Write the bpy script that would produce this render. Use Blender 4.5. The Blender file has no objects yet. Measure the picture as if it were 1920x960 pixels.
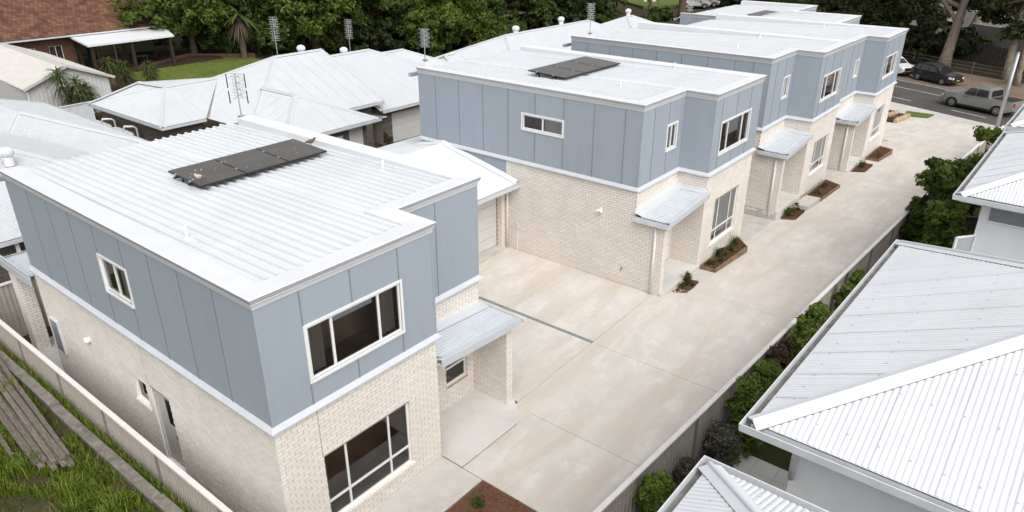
import bpy, bmesh, math, random
import numpy as np
from mathutils import Vector, Matrix
random.seed(7); RNG = np.random.default_rng(11)
SC = bpy.context.scene
COL = SC.collection

# ------------------------------------------------------------------ camera
cd = bpy.data.cameras.new('camera'); cam = bpy.data.objects.new('camera', cd); COL.objects.link(cam)
YAW, PITCH, ROLL = 0.6734, 0.4376, 0.0021
F_ = Vector((math.cos(YAW)*math.cos(PITCH), math.sin(YAW)*math.cos(PITCH), -math.sin(PITCH)))
R_ = Vector((math.sin(YAW), -math.cos(YAW), 0)); U_ = R_.cross(F_)
R2 = R_*math.cos(ROLL)+U_*math.sin(ROLL); U2 = -R_*math.sin(ROLL)+U_*math.cos(ROLL)
M = Matrix((R2, U2, -F_)).transposed().to_4x4(); M.translation = Vector((-5.5078, -9.9091, 11.7813))
cam.matrix_world = M
cd.sensor_width = 36; cd.lens = 36*1353.33/1920; cd.clip_start = 0.2; cd.clip_end = 1500
SC.camera = cam

# ------------------------------------------------------------------ sky, sun, exposure
SUN_EL, SUN_AZ = math.radians(50), math.radians(-119)      # azimuth of the sun, from +X counter-clockwise
w = bpy.data.worlds.new('World'); SC.world = w; w.use_nodes = True
nt = w.node_tree; nt.nodes.clear()
wo = nt.nodes.new('ShaderNodeOutputWorld'); bg = nt.nodes.new('ShaderNodeBackground')
sky = nt.nodes.new('ShaderNodeTexSky'); sky.sky_type = 'NISHITA'; sky.sun_disc = False
sky.sun_elevation = SUN_EL; sky.sun_rotation = math.pi/2 - SUN_AZ
sky.air_density = 1.0; sky.dust_density = 4.0; sky.ozone_density = 1.0
hs = nt.nodes.new('ShaderNodeHueSaturation'); hs.inputs['Saturation'].default_value = 0.16
nt.links.new(sky.outputs[0], hs.inputs['Color']); nt.links.new(hs.outputs[0], bg.inputs['Color'])
bg.inputs['Strength'].default_value = 0.15
nt.links.new(bg.outputs[0], wo.inputs['Surface'])
sl = bpy.data.lights.new('sun', 'SUN'); so = bpy.data.objects.new('sun', sl); COL.objects.link(so)
sl.energy = 0.9; sl.angle = math.radians(65); sl.color = (1.0, 0.965, 0.92)
sd = Vector((math.cos(SUN_EL)*math.cos(SUN_AZ), math.cos(SUN_EL)*math.sin(SUN_AZ), math.sin(SUN_EL)))
so.rotation_euler = sd.to_track_quat('Z', 'Y').to_euler()
so.location = (0, 0, 60)
vs = SC.view_settings; vs.view_transform = 'Standard'; vs.look = 'None'; vs.gamma = 1.0; vs.use_curve_mapping = False
vs.exposure = 0.46

# ------------------------------------------------------------------ materials
MATS = {}
def nodes_of(m):
    m.use_nodes = True
    n = m.node_tree
    return n, n.nodes['Principled BSDF']
def mat(name, col, rough=0.6, spec=0.4, metal=0.0, var=0.08, scale=6.0, bump=0.0, bscale=40.0, rnd=0.0, detail=4.0, stretch=None):
    """plain procedural surface: noise-varied colour, optional relief, optional per-piece tint"""
    m = bpy.data.materials.new(name); n, b = nodes_of(m); L = n.links
    b.inputs['Roughness'].default_value = rough; b.inputs['Specular IOR Level'].default_value = spec
    b.inputs['Metallic'].default_value = metal
    tc = n.nodes.new('ShaderNodeTexCoord'); src = tc.outputs['Object']
    if stretch:
        mp = n.nodes.new('ShaderNodeMapping'); mp.inputs['Scale'].default_value = stretch
        L.new(src, mp.inputs['Vector']); src = mp.outputs[0]
    tx = n.nodes.new('ShaderNodeTexNoise'); tx.inputs['Scale'].default_value = scale; tx.inputs['Detail'].default_value = detail
    L.new(src, tx.inputs['Vector'])
    mr = n.nodes.new('ShaderNodeMapRange'); mr.inputs[1].default_value = 0.3; mr.inputs[2].default_value = 0.7
    mr.inputs[3].default_value = 1-var; mr.inputs[4].default_value = 1+var
    L.new(tx.outputs[0], mr.inputs[0]); val = mr.outputs[0]
    if rnd:
        g = n.nodes.new('ShaderNodeNewGeometry'); oi = n.nodes.new('ShaderNodeObjectInfo')
        ad = n.nodes.new('ShaderNodeMath'); ad.operation = 'ADD'; L.new(g.outputs['Random Per Island'], ad.inputs[0]); L.new(oi.outputs['Random'], ad.inputs[1])
        fr = n.nodes.new('ShaderNodeMath'); fr.operation = 'FRACT'; L.new(ad.outputs[0], fr.inputs[0])
        m2 = n.nodes.new('ShaderNodeMapRange'); m2.inputs[3].default_value = 1-rnd; m2.inputs[4].default_value = 1+rnd*0.6
        L.new(fr.outputs[0], m2.inputs[0])
        mu = n.nodes.new('ShaderNodeMath'); mu.operation = 'MULTIPLY'; L.new(val, mu.inputs[0]); L.new(m2.outputs[0], mu.inputs[1]); val = mu.outputs[0]
    vm = n.nodes.new('ShaderNodeVectorMath'); vm.operation = 'SCALE'; vm.inputs[0].default_value = col
    L.new(val, vm.inputs['Scale']); L.new(vm.outputs[0], b.inputs['Base Color'])
    if bump:
        t2 = n.nodes.new('ShaderNodeTexNoise'); t2.inputs['Scale'].default_value = bscale; t2.inputs['Detail'].default_value = 5
        L.new(src, t2.inputs['Vector'])
        bp = n.nodes.new('ShaderNodeBump'); bp.inputs['Strength'].default_value = bump; bp.inputs['Distance'].default_value = 0.02
        L.new(t2.outputs[0], bp.inputs['Height']); L.new(bp.outputs[0], b.inputs['Normal'])
    MATS[name] = m
    return m
def blotch(name, cols, scales, rough=0.8, bump=0.15, bscale=60, speck=None, spec=0.12, stretch=None):
    """stained surface: base colour mixed with further colours through large noises"""
    m = bpy.data.materials.new(name); n, b = nodes_of(m); L = n.links
    b.inputs['Roughness'].default_value = rough; b.inputs['Specular IOR Level'].default_value = spec
    tc = n.nodes.new('ShaderNodeTexCoord')
    cur = None
    for i, c in enumerate(cols):
        if i == 0:
            rgb = n.nodes.new('ShaderNodeRGB'); rgb.outputs[0].default_value = (*c, 1); cur = rgb.outputs[0]; continue
        t = n.nodes.new('ShaderNodeTexNoise'); t.inputs['Scale'].default_value = scales[i-1]; t.inputs['Detail'].default_value = 7; t.inputs['Roughness'].default_value = 0.62
        t.inputs['Distortion'].default_value = 0.4
        mp = n.nodes.new('ShaderNodeMapping'); mp.inputs['Location'].default_value = (i*13.7, i*5.1, i*3.3)
        if stretch and i in stretch: mp.inputs['Scale'].default_value = stretch[i]
        L.new(tc.outputs['Object'], mp.inputs[0]); L.new(mp.outputs[0], t.inputs['Vector'])
        r = n.nodes.new('ShaderNodeMapRange'); r.inputs[1].default_value = 0.44; r.inputs[2].default_value = 0.66
        L.new(t.outputs[0], r.inputs[0])
        mx = n.nodes.new('ShaderNodeMix'); mx.data_type = 'RGBA'; L.new(r.outputs[0], mx.inputs['Factor']); L.new(cur, mx.inputs['A'])
        mx.inputs['B'].default_value = (*c, 1); cur = mx.outputs['Result']
    if speck:
        t = n.nodes.new('ShaderNodeTexNoise'); t.inputs['Scale'].default_value = speck[0]; t.inputs['Detail'].default_value = 2
        L.new(tc.outputs['Object'], t.inputs['Vector'])
        r = n.nodes.new('ShaderNodeMapRange'); r.inputs[1].default_value = speck[1]; r.inputs[2].default_value = speck[1]+0.04
        L.new(t.outputs[0], r.inputs[0])
        mx = n.nodes.new('ShaderNodeMix'); mx.data_type = 'RGBA'; L.new(r.outputs[0], mx.inputs['Factor']); L.new(cur, mx.inputs['A'])
        mx.inputs['B'].default_value = (*speck[2], 1); cur = mx.outputs['Result']
    L.new(cur, b.inputs['Base Color'])
    if bump:
        t2 = n.nodes.new('ShaderNodeTexNoise'); t2.inputs['Scale'].default_value = bscale; t2.inputs['Detail'].default_value = 4
        L.new(tc.outputs['Object'], t2.inputs['Vector'])
        bp = n.nodes.new('ShaderNodeBump'); bp.inputs['Strength'].default_value = bump; bp.inputs['Distance'].default_value = 0.02
        L.new(t2.outputs[0], bp.inputs['Height']); L.new(bp.outputs[0], b.inputs['Normal'])
    MATS[name] = m
    return m
def leafmat(name, c1, c2, trans=0.35):
    m = bpy.data.materials.new(name); n, b = nodes_of(m); L = n.links
    at = n.nodes.new('ShaderNodeAttribute'); at.attribute_name = 'tint'
    mx = n.nodes.new('ShaderNodeMix'); mx.data_type = 'RGBA'; L.new(at.outputs['Fac'], mx.inputs['Factor'])
    mx.inputs['A'].default_value = (*c1, 1); mx.inputs['B'].default_value = (*c2, 1)
    L.new(mx.outputs['Result'], b.inputs['Base Color']); b.inputs['Roughness'].default_value = 0.55; b.inputs['Specular IOR Level'].default_value = 0.3
    tr = n.nodes.new('ShaderNodeBsdfTranslucent'); L.new(mx.outputs['Result'], tr.inputs['Color'])
    ms = n.nodes.new('ShaderNodeMixShader'); ms.inputs[0].default_value = trans
    out = [x for x in n.nodes if x.type == 'OUTPUT_MATERIAL'][0]
    L.new(b.outputs[0], ms.inputs[1]); L.new(tr.outputs[0], ms.inputs[2]); L.new(ms.outputs[0], out.inputs['Surface'])
    MATS[name] = m
    return m
def glassmat(name, tint=(0.75, 0.78, 0.8), refl=1.0):
    m = bpy.data.materials.new(name); m.use_nodes = True; n = m.node_tree; n.nodes.clear(); L = n.links
    out = n.nodes.new('ShaderNodeOutputMaterial'); tr = n.nodes.new('ShaderNodeBsdfTransparent'); gl = n.nodes.new('ShaderNodeBsdfGlossy')
    tr.inputs['Color'].default_value = (*tint, 1); gl.inputs['Roughness'].default_value = 0.015
    nz = n.nodes.new('ShaderNodeTexNoise'); nz.inputs['Scale'].default_value = 1.3
    bp = n.nodes.new('ShaderNodeBump'); bp.inputs['Strength'].default_value = 0.04; bp.inputs['Distance'].default_value = 0.05
    L.new(nz.outputs[0], bp.inputs['Height']); L.new(bp.outputs[0], gl.inputs['Normal'])
    fr = n.nodes.new('ShaderNodeFresnel'); fr.inputs['IOR'].default_value = 1.52
    mu = n.nodes.new('ShaderNodeMath'); mu.operation = 'MULTIPLY_ADD'; mu.inputs[1].default_value = refl; mu.inputs[2].default_value = 0.012
    L.new(fr.outputs[0], mu.inputs[0])
    ms = n.nodes.new('ShaderNodeMixShader'); L.new(mu.outputs[0], ms.inputs[0]); L.new(tr.outputs[0], ms.inputs[1]); L.new(gl.outputs[0], ms.inputs[2])
    L.new(ms.outputs[0], out.inputs['Surface'])
    MATS[name] = m
    return m

mat('roof_white', (0.66, 0.68, 0.70), 0.65, 0.04, var=0.035, scale=0.9, rnd=0.03)
blotch('roof_speckled', [(0.655, 0.675, 0.695), (0.62, 0.638, 0.655)], [0.7], rough=0.65, bump=0, spec=0.03, speck=(22, 0.755, (0.30, 0.28, 0.25)))
blotch('villa_roof', [(0.52, 0.54, 0.56), (0.495, 0.513, 0.53), (0.535, 0.553, 0.57)], [1.1, 0.5], rough=0.65, spec=0.03, bump=0, speck=(5.5, 0.77, (0.33, 0.32, 0.31)))
mat('cap_white', (0.655, 0.67, 0.685), 0.6, 0.05, var=0.03, scale=1.5)
mat('cap_lip_shaded', (0.40, 0.405, 0.41), 0.5, 0.2, var=0.05, scale=2)  # white capping lip, its underside shade painted in as grey
mat('fascia_shaded', (0.56, 0.57, 0.58), 0.5, 0.2, var=0.03, scale=2)  # white trim with the shade on its upright face put into the colour
mat('trim_white', (0.78, 0.78, 0.77), 0.45, 0.4, var=0.03, scale=3)
mat('gutter_grey', (0.60, 0.62, 0.64), 0.45, 0.4, var=0.06, scale=3)
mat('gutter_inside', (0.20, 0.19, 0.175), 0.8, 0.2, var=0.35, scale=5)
mat('clad_blue', (0.322, 0.363, 0.410), 0.62, 0.3, var=0.028, scale=1.6, rnd=0.03, bump=0.06, bscale=60, stretch=(2.2, 2.2, 0.35))
mat('joint_blue', (0.22, 0.247, 0.278), 0.6, 0.3, var=0.03)
mat('flash_blue', (0.56, 0.585, 0.615), 0.45, 0.4, var=0.04, scale=2)
mat('canopy_steel', (0.53, 0.56, 0.595), 0.4, 0.45, var=0.04, scale=2)
mat('brick_cream', (0.79, 0.745, 0.69), 0.85, 0.2, var=0.05, scale=1.1, rnd=0.055, bump=0.25, bscale=70)
mat('mortar', (0.41, 0.335, 0.26), 0.95, 0.1, var=0.12, scale=4)
mat('brick_dark', (0.125, 0.108, 0.092), 0.85, 0.2, var=0.12, scale=6, rnd=0.28)
mat('mortar_dark', (0.26, 0.235, 0.205), 0.95, 0.1, var=0.1)
mat('brick_red', (0.115, 0.062, 0.042), 0.85, 0.2, var=0.25, scale=5)
mat('tile_brown', (0.155, 0.076, 0.048), 0.75, 0.25, var=0.3, scale=1.3, rnd=0.35)
mat('deck_dark', (0.045, 0.03, 0.022), 0.8, 0.15, var=0.2, scale=3)
mat('cap_gap_shade', (0.20, 0.20, 0.20), 0.9, 0.05)  # dark lip colour paints the shade in the gap under ridge caps
mat('screw_grey', (0.46, 0.47, 0.48), 0.6, 0.2)
mat('lap_line', (0.55, 0.565, 0.58), 0.7, 0.05, var=0.25, scale=3)
mat('shed_cream', (0.50, 0.485, 0.455), 0.5, 0.35, var=0.05, scale=2)
mat('shed_wall', (0.56, 0.56, 0.545), 0.5, 0.35, var=0.05, scale=2)
mat('render_white', (0.80, 0.815, 0.83), 0.8, 0.2, var=0.03, scale=2, bump=0.06, bscale=120)
mat('fence_taupe', (0.40, 0.36, 0.315), 0.5, 0.35, var=0.08, scale=2.5)
mat('fence_post', (0.24, 0.21, 0.18), 0.5, 0.35, var=0.06)
mat('fence_cap', (0.70, 0.68, 0.65), 0.45, 0.35, var=0.05, scale=3)
mat('fence_dark', (0.075, 0.068, 0.06), 0.7, 0.2, var=0.25, scale=4)
blotch('concrete_warm', [(0.645, 0.61, 0.562), (0.57, 0.52, 0.46), (0.675, 0.652, 0.617), (0.54, 0.522, 0.495), (0.605, 0.56, 0.50), (0.55, 0.495, 0.43)], [0.35, 0.75, 1.5, 4.5, 0.9], rough=0.85, bump=0.12, bscale=45, stretch={5: (0.35, 1.6, 1)})
blotch('concrete_grey', [(0.52, 0.495, 0.455), (0.44, 0.42, 0.385), (0.57, 0.55, 0.52)], [0.8, 2.2], rough=0.85, bump=0.12)
blotch('concrete_pale', [(0.62, 0.605, 0.575), (0.53, 0.515, 0.485)], [0.9], rough=0.8, bump=0.1)
blotch('concrete_old', [(0.20, 0.185, 0.16), (0.125, 0.112, 0.09), (0.26, 0.24, 0.205)], [2.2, 5], rough=0.95, bump=0.5, bscale=30)
blotch('asphalt', [(0.082, 0.077, 0.072), (0.105, 0.098, 0.09)], [0.25], rough=0.9, bump=0.3, bscale=30)
mat('line_white', (0.55, 0.55, 0.53), 0.7, 0.2, var=0.15, scale=2)
blotch('soil', [(0.062, 0.046, 0.03), (0.04, 0.034, 0.02), (0.065, 0.062, 0.028)], [0.4, 1.5], rough=0.95, bump=0.5, bscale=8)
blotch('verge_gravel', [(0.19, 0.145, 0.115), (0.115, 0.095, 0.07), (0.24, 0.15, 0.10)], [0.2, 0.7], rough=0.95, bump=0.4, bscale=10)
blotch('lawn', [(0.10, 0.135, 0.028), (0.07, 0.10, 0.02), (0.15, 0.165, 0.04)], [0.5, 2.0], rough=0.9, bump=0.6, bscale=18)
blotch('lawn_soil', [(0.055, 0.058, 0.022), (0.10, 0.072, 0.045), (0.04, 0.052, 0.015)], [1.2, 3.0], rough=0.95, bump=0.6, bscale=14)
mat('mulch', (0.135, 0.072, 0.042), 0.95, 0.1, var=0.45, scale=30, rnd=0.5)
mat('timber_grey', (0.18, 0.155, 0.128), 0.9, 0.15, var=0.35, scale=5, rnd=0.25, bump=0.4, bscale=30, stretch=(9, 1, 9))
mat('timber_edge', (0.22, 0.155, 0.095), 0.85, 0.2, var=0.3, scale=6, rnd=0.15)
mat('solar', (0.080, 0.074, 0.066), 0.35, 0.25, var=0.12, scale=1.5)
mat('solar_frame', (0.022, 0.02, 0.018), 0.4, 0.4)
mat('aluminium', (0.60, 0.61, 0.62), 0.35, 0.5, metal=0.7, var=0.06)
mat('steel_grey', (0.42, 0.43, 0.44), 0.4, 0.5, metal=0.5, var=0.08)
mat('black_plastic', (0.02, 0.02, 0.02), 0.5, 0.4)
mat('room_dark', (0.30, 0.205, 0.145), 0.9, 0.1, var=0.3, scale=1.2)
mat('curtain', (0.34, 0.28, 0.23), 0.9, 0.1, var=0.1, scale=3)
mat('blind', (0.74, 0.74, 0.73), 0.8, 0.2, var=0.06, scale=2)
mat('door_white', (0.66, 0.66, 0.645), 0.5, 0.35, var=0.04)
mat('door_grey', (0.50, 0.49, 0.465), 0.5, 0.35, var=0.06)
mat('garage_cream', (0.60, 0.595, 0.575), 0.5, 0.35, var=0.04, scale=2)
mat('pipe_white', (0.74, 0.73, 0.70), 0.45, 0.4, var=0.04)
mat('tank_white', (0.66, 0.665, 0.67), 0.5, 0.35, var=0.06)
mat('tyre', (0.02, 0.02, 0.02), 0.85, 0.2, var=0.2)
mat('rim', (0.42, 0.42, 0.43), 0.35, 0.5, metal=0.7)
mat('paint_silver', (0.33, 0.325, 0.315), 0.28, 0.6, metal=0.45, var=0.03)
mat('paint_black', (0.028, 0.026, 0.026), 0.2, 0.6, var=0.05)
mat('paint_white', (0.70, 0.70, 0.70), 0.25, 0.55, var=0.03)
mat('lamp_clear', (0.75, 0.76, 0.78), 0.15, 0.7)
mat('lamp_red', (0.42, 0.035, 0.02), 0.25, 0.6)
mat('lamp_amber', (0.55, 0.22, 0.03), 0.25, 0.6)
mat('plate_yellow', (0.55, 0.45, 0.10), 0.5, 0.3)
mat('car_glass', (0.018, 0.019, 0.021), 0.06, 0.8)
mat('bark_grey', (0.235, 0.195, 0.155), 0.9, 0.15, var=0.4, scale=3, bump=0.5, bscale=9, stretch=(3, 3, 0.6))
mat('bark_brown', (0.105, 0.078, 0.055), 0.95, 0.1, var=0.35, scale=4, bump=0.5, bscale=12, stretch=(3, 3, 0.6))
mat('bird_white', (0.42, 0.40, 0.37), 0.8, 0.2)
mat('bird_brown', (0.15, 0.115, 0.085), 0.8, 0.2, var=0.2)
mat('bird_yellow', (0.60, 0.42, 0.05), 0.6, 0.3)
mat('bird_leg', (0.22, 0.11, 0.08), 0.7, 0.2)
mat('dropping', (0.72, 0.72, 0.69), 0.9, 0.1)
mat('drain_grey', (0.22, 0.245, 0.27), 0.6, 0.3, var=0.2, scale=6)
mat('patio_tile', (0.66, 0.63, 0.585), 0.7, 0.3, var=0.05, scale=3, rnd=0.04)
mat('sandstone', (0.44, 0.33, 0.23), 0.9, 0.1, var=0.25, scale=2.5, rnd=0.15, bump=0.5, bscale=8)
mat('wall_far_grey', (0.27, 0.255, 0.24), 0.9, 0.1, var=0.15, scale=0.6)
mat('sign_white', (0.68, 0.68, 0.66), 0.6, 0.3, var=0.04)
mat('sign_dark', (0.05, 0.045, 0.04), 0.7, 0.2)
glassmat('glass', refl=1.5)
leafmat('leaf_bright', (0.053, 0.090, 0.012), (0.148, 0.202, 0.031))
leafmat('leaf_shrub', (0.078, 0.128, 0.018), (0.205, 0.270, 0.042))
leafmat('leaf_mid', (0.035, 0.062, 0.011), (0.096, 0.138, 0.025))
leafmat('leaf_dark', (0.018, 0.030, 0.008), (0.050, 0.070, 0.017))
leafmat('leaf_gum', (0.036, 0.045, 0.016), (0.092, 0.102, 0.037))
leafmat('leaf_bronze', (0.050, 0.040, 0.020), (0.125, 0.085, 0.042))
leafmat('leaf_grey', (0.075, 0.075, 0.050), (0.19, 0.18, 0.14))
leafmat('leaf_palm', (0.040, 0.064, 0.014), (0.110, 0.140, 0.034))
leafmat('leaf_dead', (0.08, 0.058, 0.037), (0.165, 0.128, 0.09))
leafmat('grass_blade', (0.085, 0.135, 0.013), (0.215, 0.265, 0.038))

# ------------------------------------------------------------------ mesh helpers
class MB:
    def __init__(s): s.v = []; s.f = []; s.m = []
    def face(s, pts, m=0):
        i = len(s.v); s.v += [tuple(p) for p in pts]; s.f.append(tuple(range(i, i+len(pts)))); s.m.append(m); return s
    def hexa(s, p, m=0, skip=()):
        """8 points: bottom ring 0-3 counter-clockwise seen from above, top ring 4-7"""
        i = len(s.v); s.v += [tuple(q) for q in p]
        fs = [(3, 2, 1, 0), (4, 5, 6, 7), (0, 1, 5, 4), (1, 2, 6, 5), (2, 3, 7, 6), (3, 0, 4, 7)]
        for k, f in enumerate(fs):
            if k in skip: continue
            s.f.append(tuple(i+a for a in f)); s.m.append(m)
        return s
    def box(s, x0, y0, z0, x1, y1, z1, m=0, skip=()):
        x0, x1 = min(x0, x1), max(x0, x1); y0, y1 = min(y0, y1), max(y0, y1); z0, z1 = min(z0, z1), max(z0, z1)
        return s.hexa([(x0, y0, z0), (x1, y0, z0), (x1, y1, z0), (x0, y1, z0), (x0, y0, z1), (x1, y0, z1), (x1, y1, z1), (x0, y1, z1)], m, skip)
    def bar(s, p, q, w, h, m=0, up=(0, 0, 1), lift=0.0):
        p = Vector(p); q = Vector(q); d = (q-p)
        if d.length < 1e-6: return s
        d.normalize(); a = d.cross(Vector(up))
        if a.length < 1e-4: a = d.cross(Vector((1, 0, 0)))
        a.normalize(); b = a.cross(d).normalized()
        p = p+b*lift; q = q+b*lift
        A = a*(w/2); B = b*(h/2)
        return s.hexa([p+A-B, q+A-B, q-A-B, p-A-B, p+A+B, q+A+B, q-A+B, p-A+B], m)
    def tube(s, pts, rads, n=8, m=0, cap=True):
        pts = [Vector(p) for p in pts]
        if not isinstance(rads, (list, tuple)): rads = [rads]*len(pts)
        i0 = len(s.v); prev = None
        for k, p in enumerate(pts):
            d = (pts[min(k+1, len(pts)-1)]-pts[max(k-1, 0)]).normalized()
            a = prev - d*prev.dot(d) if prev is not None else d.cross(Vector((0, 0, 1)) if abs(d.z) < 0.9 else Vector((1, 0, 0)))
            a.normalize(); prev = a; b = d.cross(a)
            for j in range(n):
                t = 2*math.pi*j/n
                s.v.append(tuple(p+(a*math.cos(t)+b*math.sin(t))*rads[k]))
        for k in range(len(pts)-1):
            for j in range(n):
                s.f.append((i0+k*n+j, i0+k*n+(j+1) % n, i0+(k+1)*n+(j+1) % n, i0+(k+1)*n+j)); s.m.append(m)
        if cap:
            s.f.append(tuple(i0+j for j in reversed(range(n)))); s.m.append(m)
            e = i0+(len(pts)-1)*n; s.f.append(tuple(e+j for j in range(n))); s.m.append(m)
        return s
    def lathe(s, c, prof, n=16, m=0, flute=0.0):
        i0 = len(s.v)
        for k, (r, z) in enumerate(prof):
            for j in range(n):
                t = 2*math.pi*j/n; rr = r*(1-flute*(j % 2))
                s.v.append((c[0]+rr*math.cos(t), c[1]+rr*math.sin(t), c[2]+z))
        for k in range(len(prof)-1):
            for j in range(n):
                s.f.append((i0+k*n+j, i0+k*n+(j+1) % n, i0+(k+1)*n+(j+1) % n, i0+(k+1)*n+j)); s.m.append(m)
        s.f.append(tuple(i0+(len(prof)-1)*n+j for j in range(n))); s.m.append(m)
        return s
    def build(s, name, mats, parent=None, smooth=False, kind=None):
        me = bpy.data.meshes.new(name)
        me.from_pydata(s.v, [], s.f); me.update()
        if isinstance(mats, str): mats = [mats]
        for q in mats: me.materials.append(MATS[q])
        if len(mats) > 1: me.polygons.foreach_set('material_index', s.m)
        if smooth: me.polygons.foreach_set('use_smooth', [True]*len(me.polygons))
        return link(name, me, parent, kind)
def link(name, me, parent=None, kind=None):
    o = bpy.data.objects.new(name, me); COL.objects.link(o)
    if parent is not None:
        o.parent = parent
        if parent.type == 'EMPTY': o.matrix_parent_inverse = Matrix.Translation(-Vector(parent['_loc']))
    if kind: o['kind'] = kind
    return o
def thing(name, label, cat, loc, group=None):
    o = bpy.data.objects.new(name, None); COL.objects.link(o); o.location = loc; o['_loc'] = [float(a) for a in loc]
    o.empty_display_size = 0.3
    o['label'] = label; o['category'] = cat
    if group: o['group'] = group
    return o
def tag(o, label, cat, group=None):
    o['label'] = label; o['category'] = cat
    if group: o['group'] = group
    return o
def struct(o): o['kind'] = 'structure'; return o

def plane_dirs(poly):
    P = [Vector(p) for p in poly]; n = Vector((0, 0, 0))
    for i in range(len(P)):
        a, b = P[i], P[(i+1) % len(P)]
        n += Vector(((a.y-b.y)*(a.z+b.z), (a.z-b.z)*(a.x+b.x), (a.x-b.x)*(a.y+b.y)))
    n.normalize()
    if n.z < 0: n = -n
    return P, n
def roof_sheet(mb, poly, pitch=0.076, hw=0.030, hh=0.016, along=None, m=0, inset=0.012, tf=0.5):
    """corrugated sheet: the flat pan plus a raised rib along the fall every `pitch` metres"""
    P, n = plane_dirs(poly)
    if len(P) > 3 and max(abs((p-P[0]).dot(n)-(P[1]-P[0]).dot(n)) for p in P) > 0.03:
        for i in range(1, len(P)-1): roof_sheet(mb, [P[0], P[i], P[i+1]], pitch, hw, hh, along, m, inset, tf)
        return mb
    down = Vector(along) if along else Vector((n.x, n.y, 0))
    if down.length < 1e-4: down = Vector((0, 1, 0))
    down = (down - n*down.dot(n)).normalized(); side = n.cross(down).normalized()
    mb.face(P if (P[1]-P[0]).cross(P[2]-P[1]).dot(n) > 0 else P[::-1], m)
    o = P[0]; S = [(p-o).dot(side) for p in P]; T = [(p-o).dot(down) for p in P]
    k0 = math.ceil(min(S)/pitch); k1 = math.floor(max(S)/pitch)
    for k in range(k0, k1+1):
        s = k*pitch; ts = []
        if s-hw < min(S) or s+hw > max(S): continue
        for ds in (-hw, hw):
            c = []
            for i in range(len(P)):
                j = (i+1) % len(P); a, b = S[i]-s-ds, S[j]-s-ds
                if (a <= 0) != (b <= 0):
                    f = a/(a-b); c.append(T[i]+(T[j]-T[i])*f)
            if len(c) >= 2: ts.append((min(c), max(c)))
        if len(ts) < 2: continue
        t0 = max(ts[0][0], ts[1][0])+inset; t1 = min(ts[0][1], ts[1][1])-inset
        if t1-t0 < 0.03: continue
        H_, hw_ = (hh*1.35, hw*1.12) if k % 10 == 0 else (hh, hw)
        i = len(mb.v)
        for t in (t0, t1):
            q = o+down*t
            mb.v += [tuple(q+side*(s-hw_)), tuple(q+side*(s-hw_*tf)+n*H_), tuple(q+side*(s+hw_*tf)+n*H_), tuple(q+side*(s+hw_))]
        for a in range(3): mb.f.append((i+a, i+a+1, i+a+5, i+a+4)); mb.m.append(m)
        mb.f.append((i+3, i+2, i+1, i)); mb.m.append(m); mb.f.append((i+4, i+5, i+6, i+7)); mb.m.append(m)
    return mb
def ridge_cap(mb, p, q, w=0.30, m=0, lift=0.03, gap=0):
    """rolled capping: two wings and a round roll on top"""
    p = Vector(p)+Vector((0, 0, lift)); q = Vector(q)+Vector((0, 0, lift)); d = (q-p).normalized(); a = d.cross(Vector((0, 0, 1))).normalized()
    dn = Vector((0, 0, -w*0.17))
    for s in (1, -1):
        A = a*s*w/2+dn
        f = [p, q, q+A, p+A] if s < 0 else [p+A, q+A, q, p]
        mb.face(f, m); mb.face([p+A, q+A, q+A-Vector((0, 0, 0.03)), p+A-Vector((0, 0, 0.03))], gap)
    mb.tube([p, q], 0.032, 8, m)
    return mb
def cells(us, zs, holes):
    out = []
    for i in range(len(us)-1):
        for j in range(len(zs)-1):
            cu, cz = (us[i]+us[i+1])/2, (zs[j]+zs[j+1])/2
            if us[i+1]-us[i] < 1e-5 or zs[j+1]-zs[j] < 1e-5: continue
            if any(h[0] < cu < h[1] and h[2] < cz < h[3] for h in holes): continue
            out.append((us[i], us[i+1], zs[j], zs[j+1]))
    return out
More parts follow.
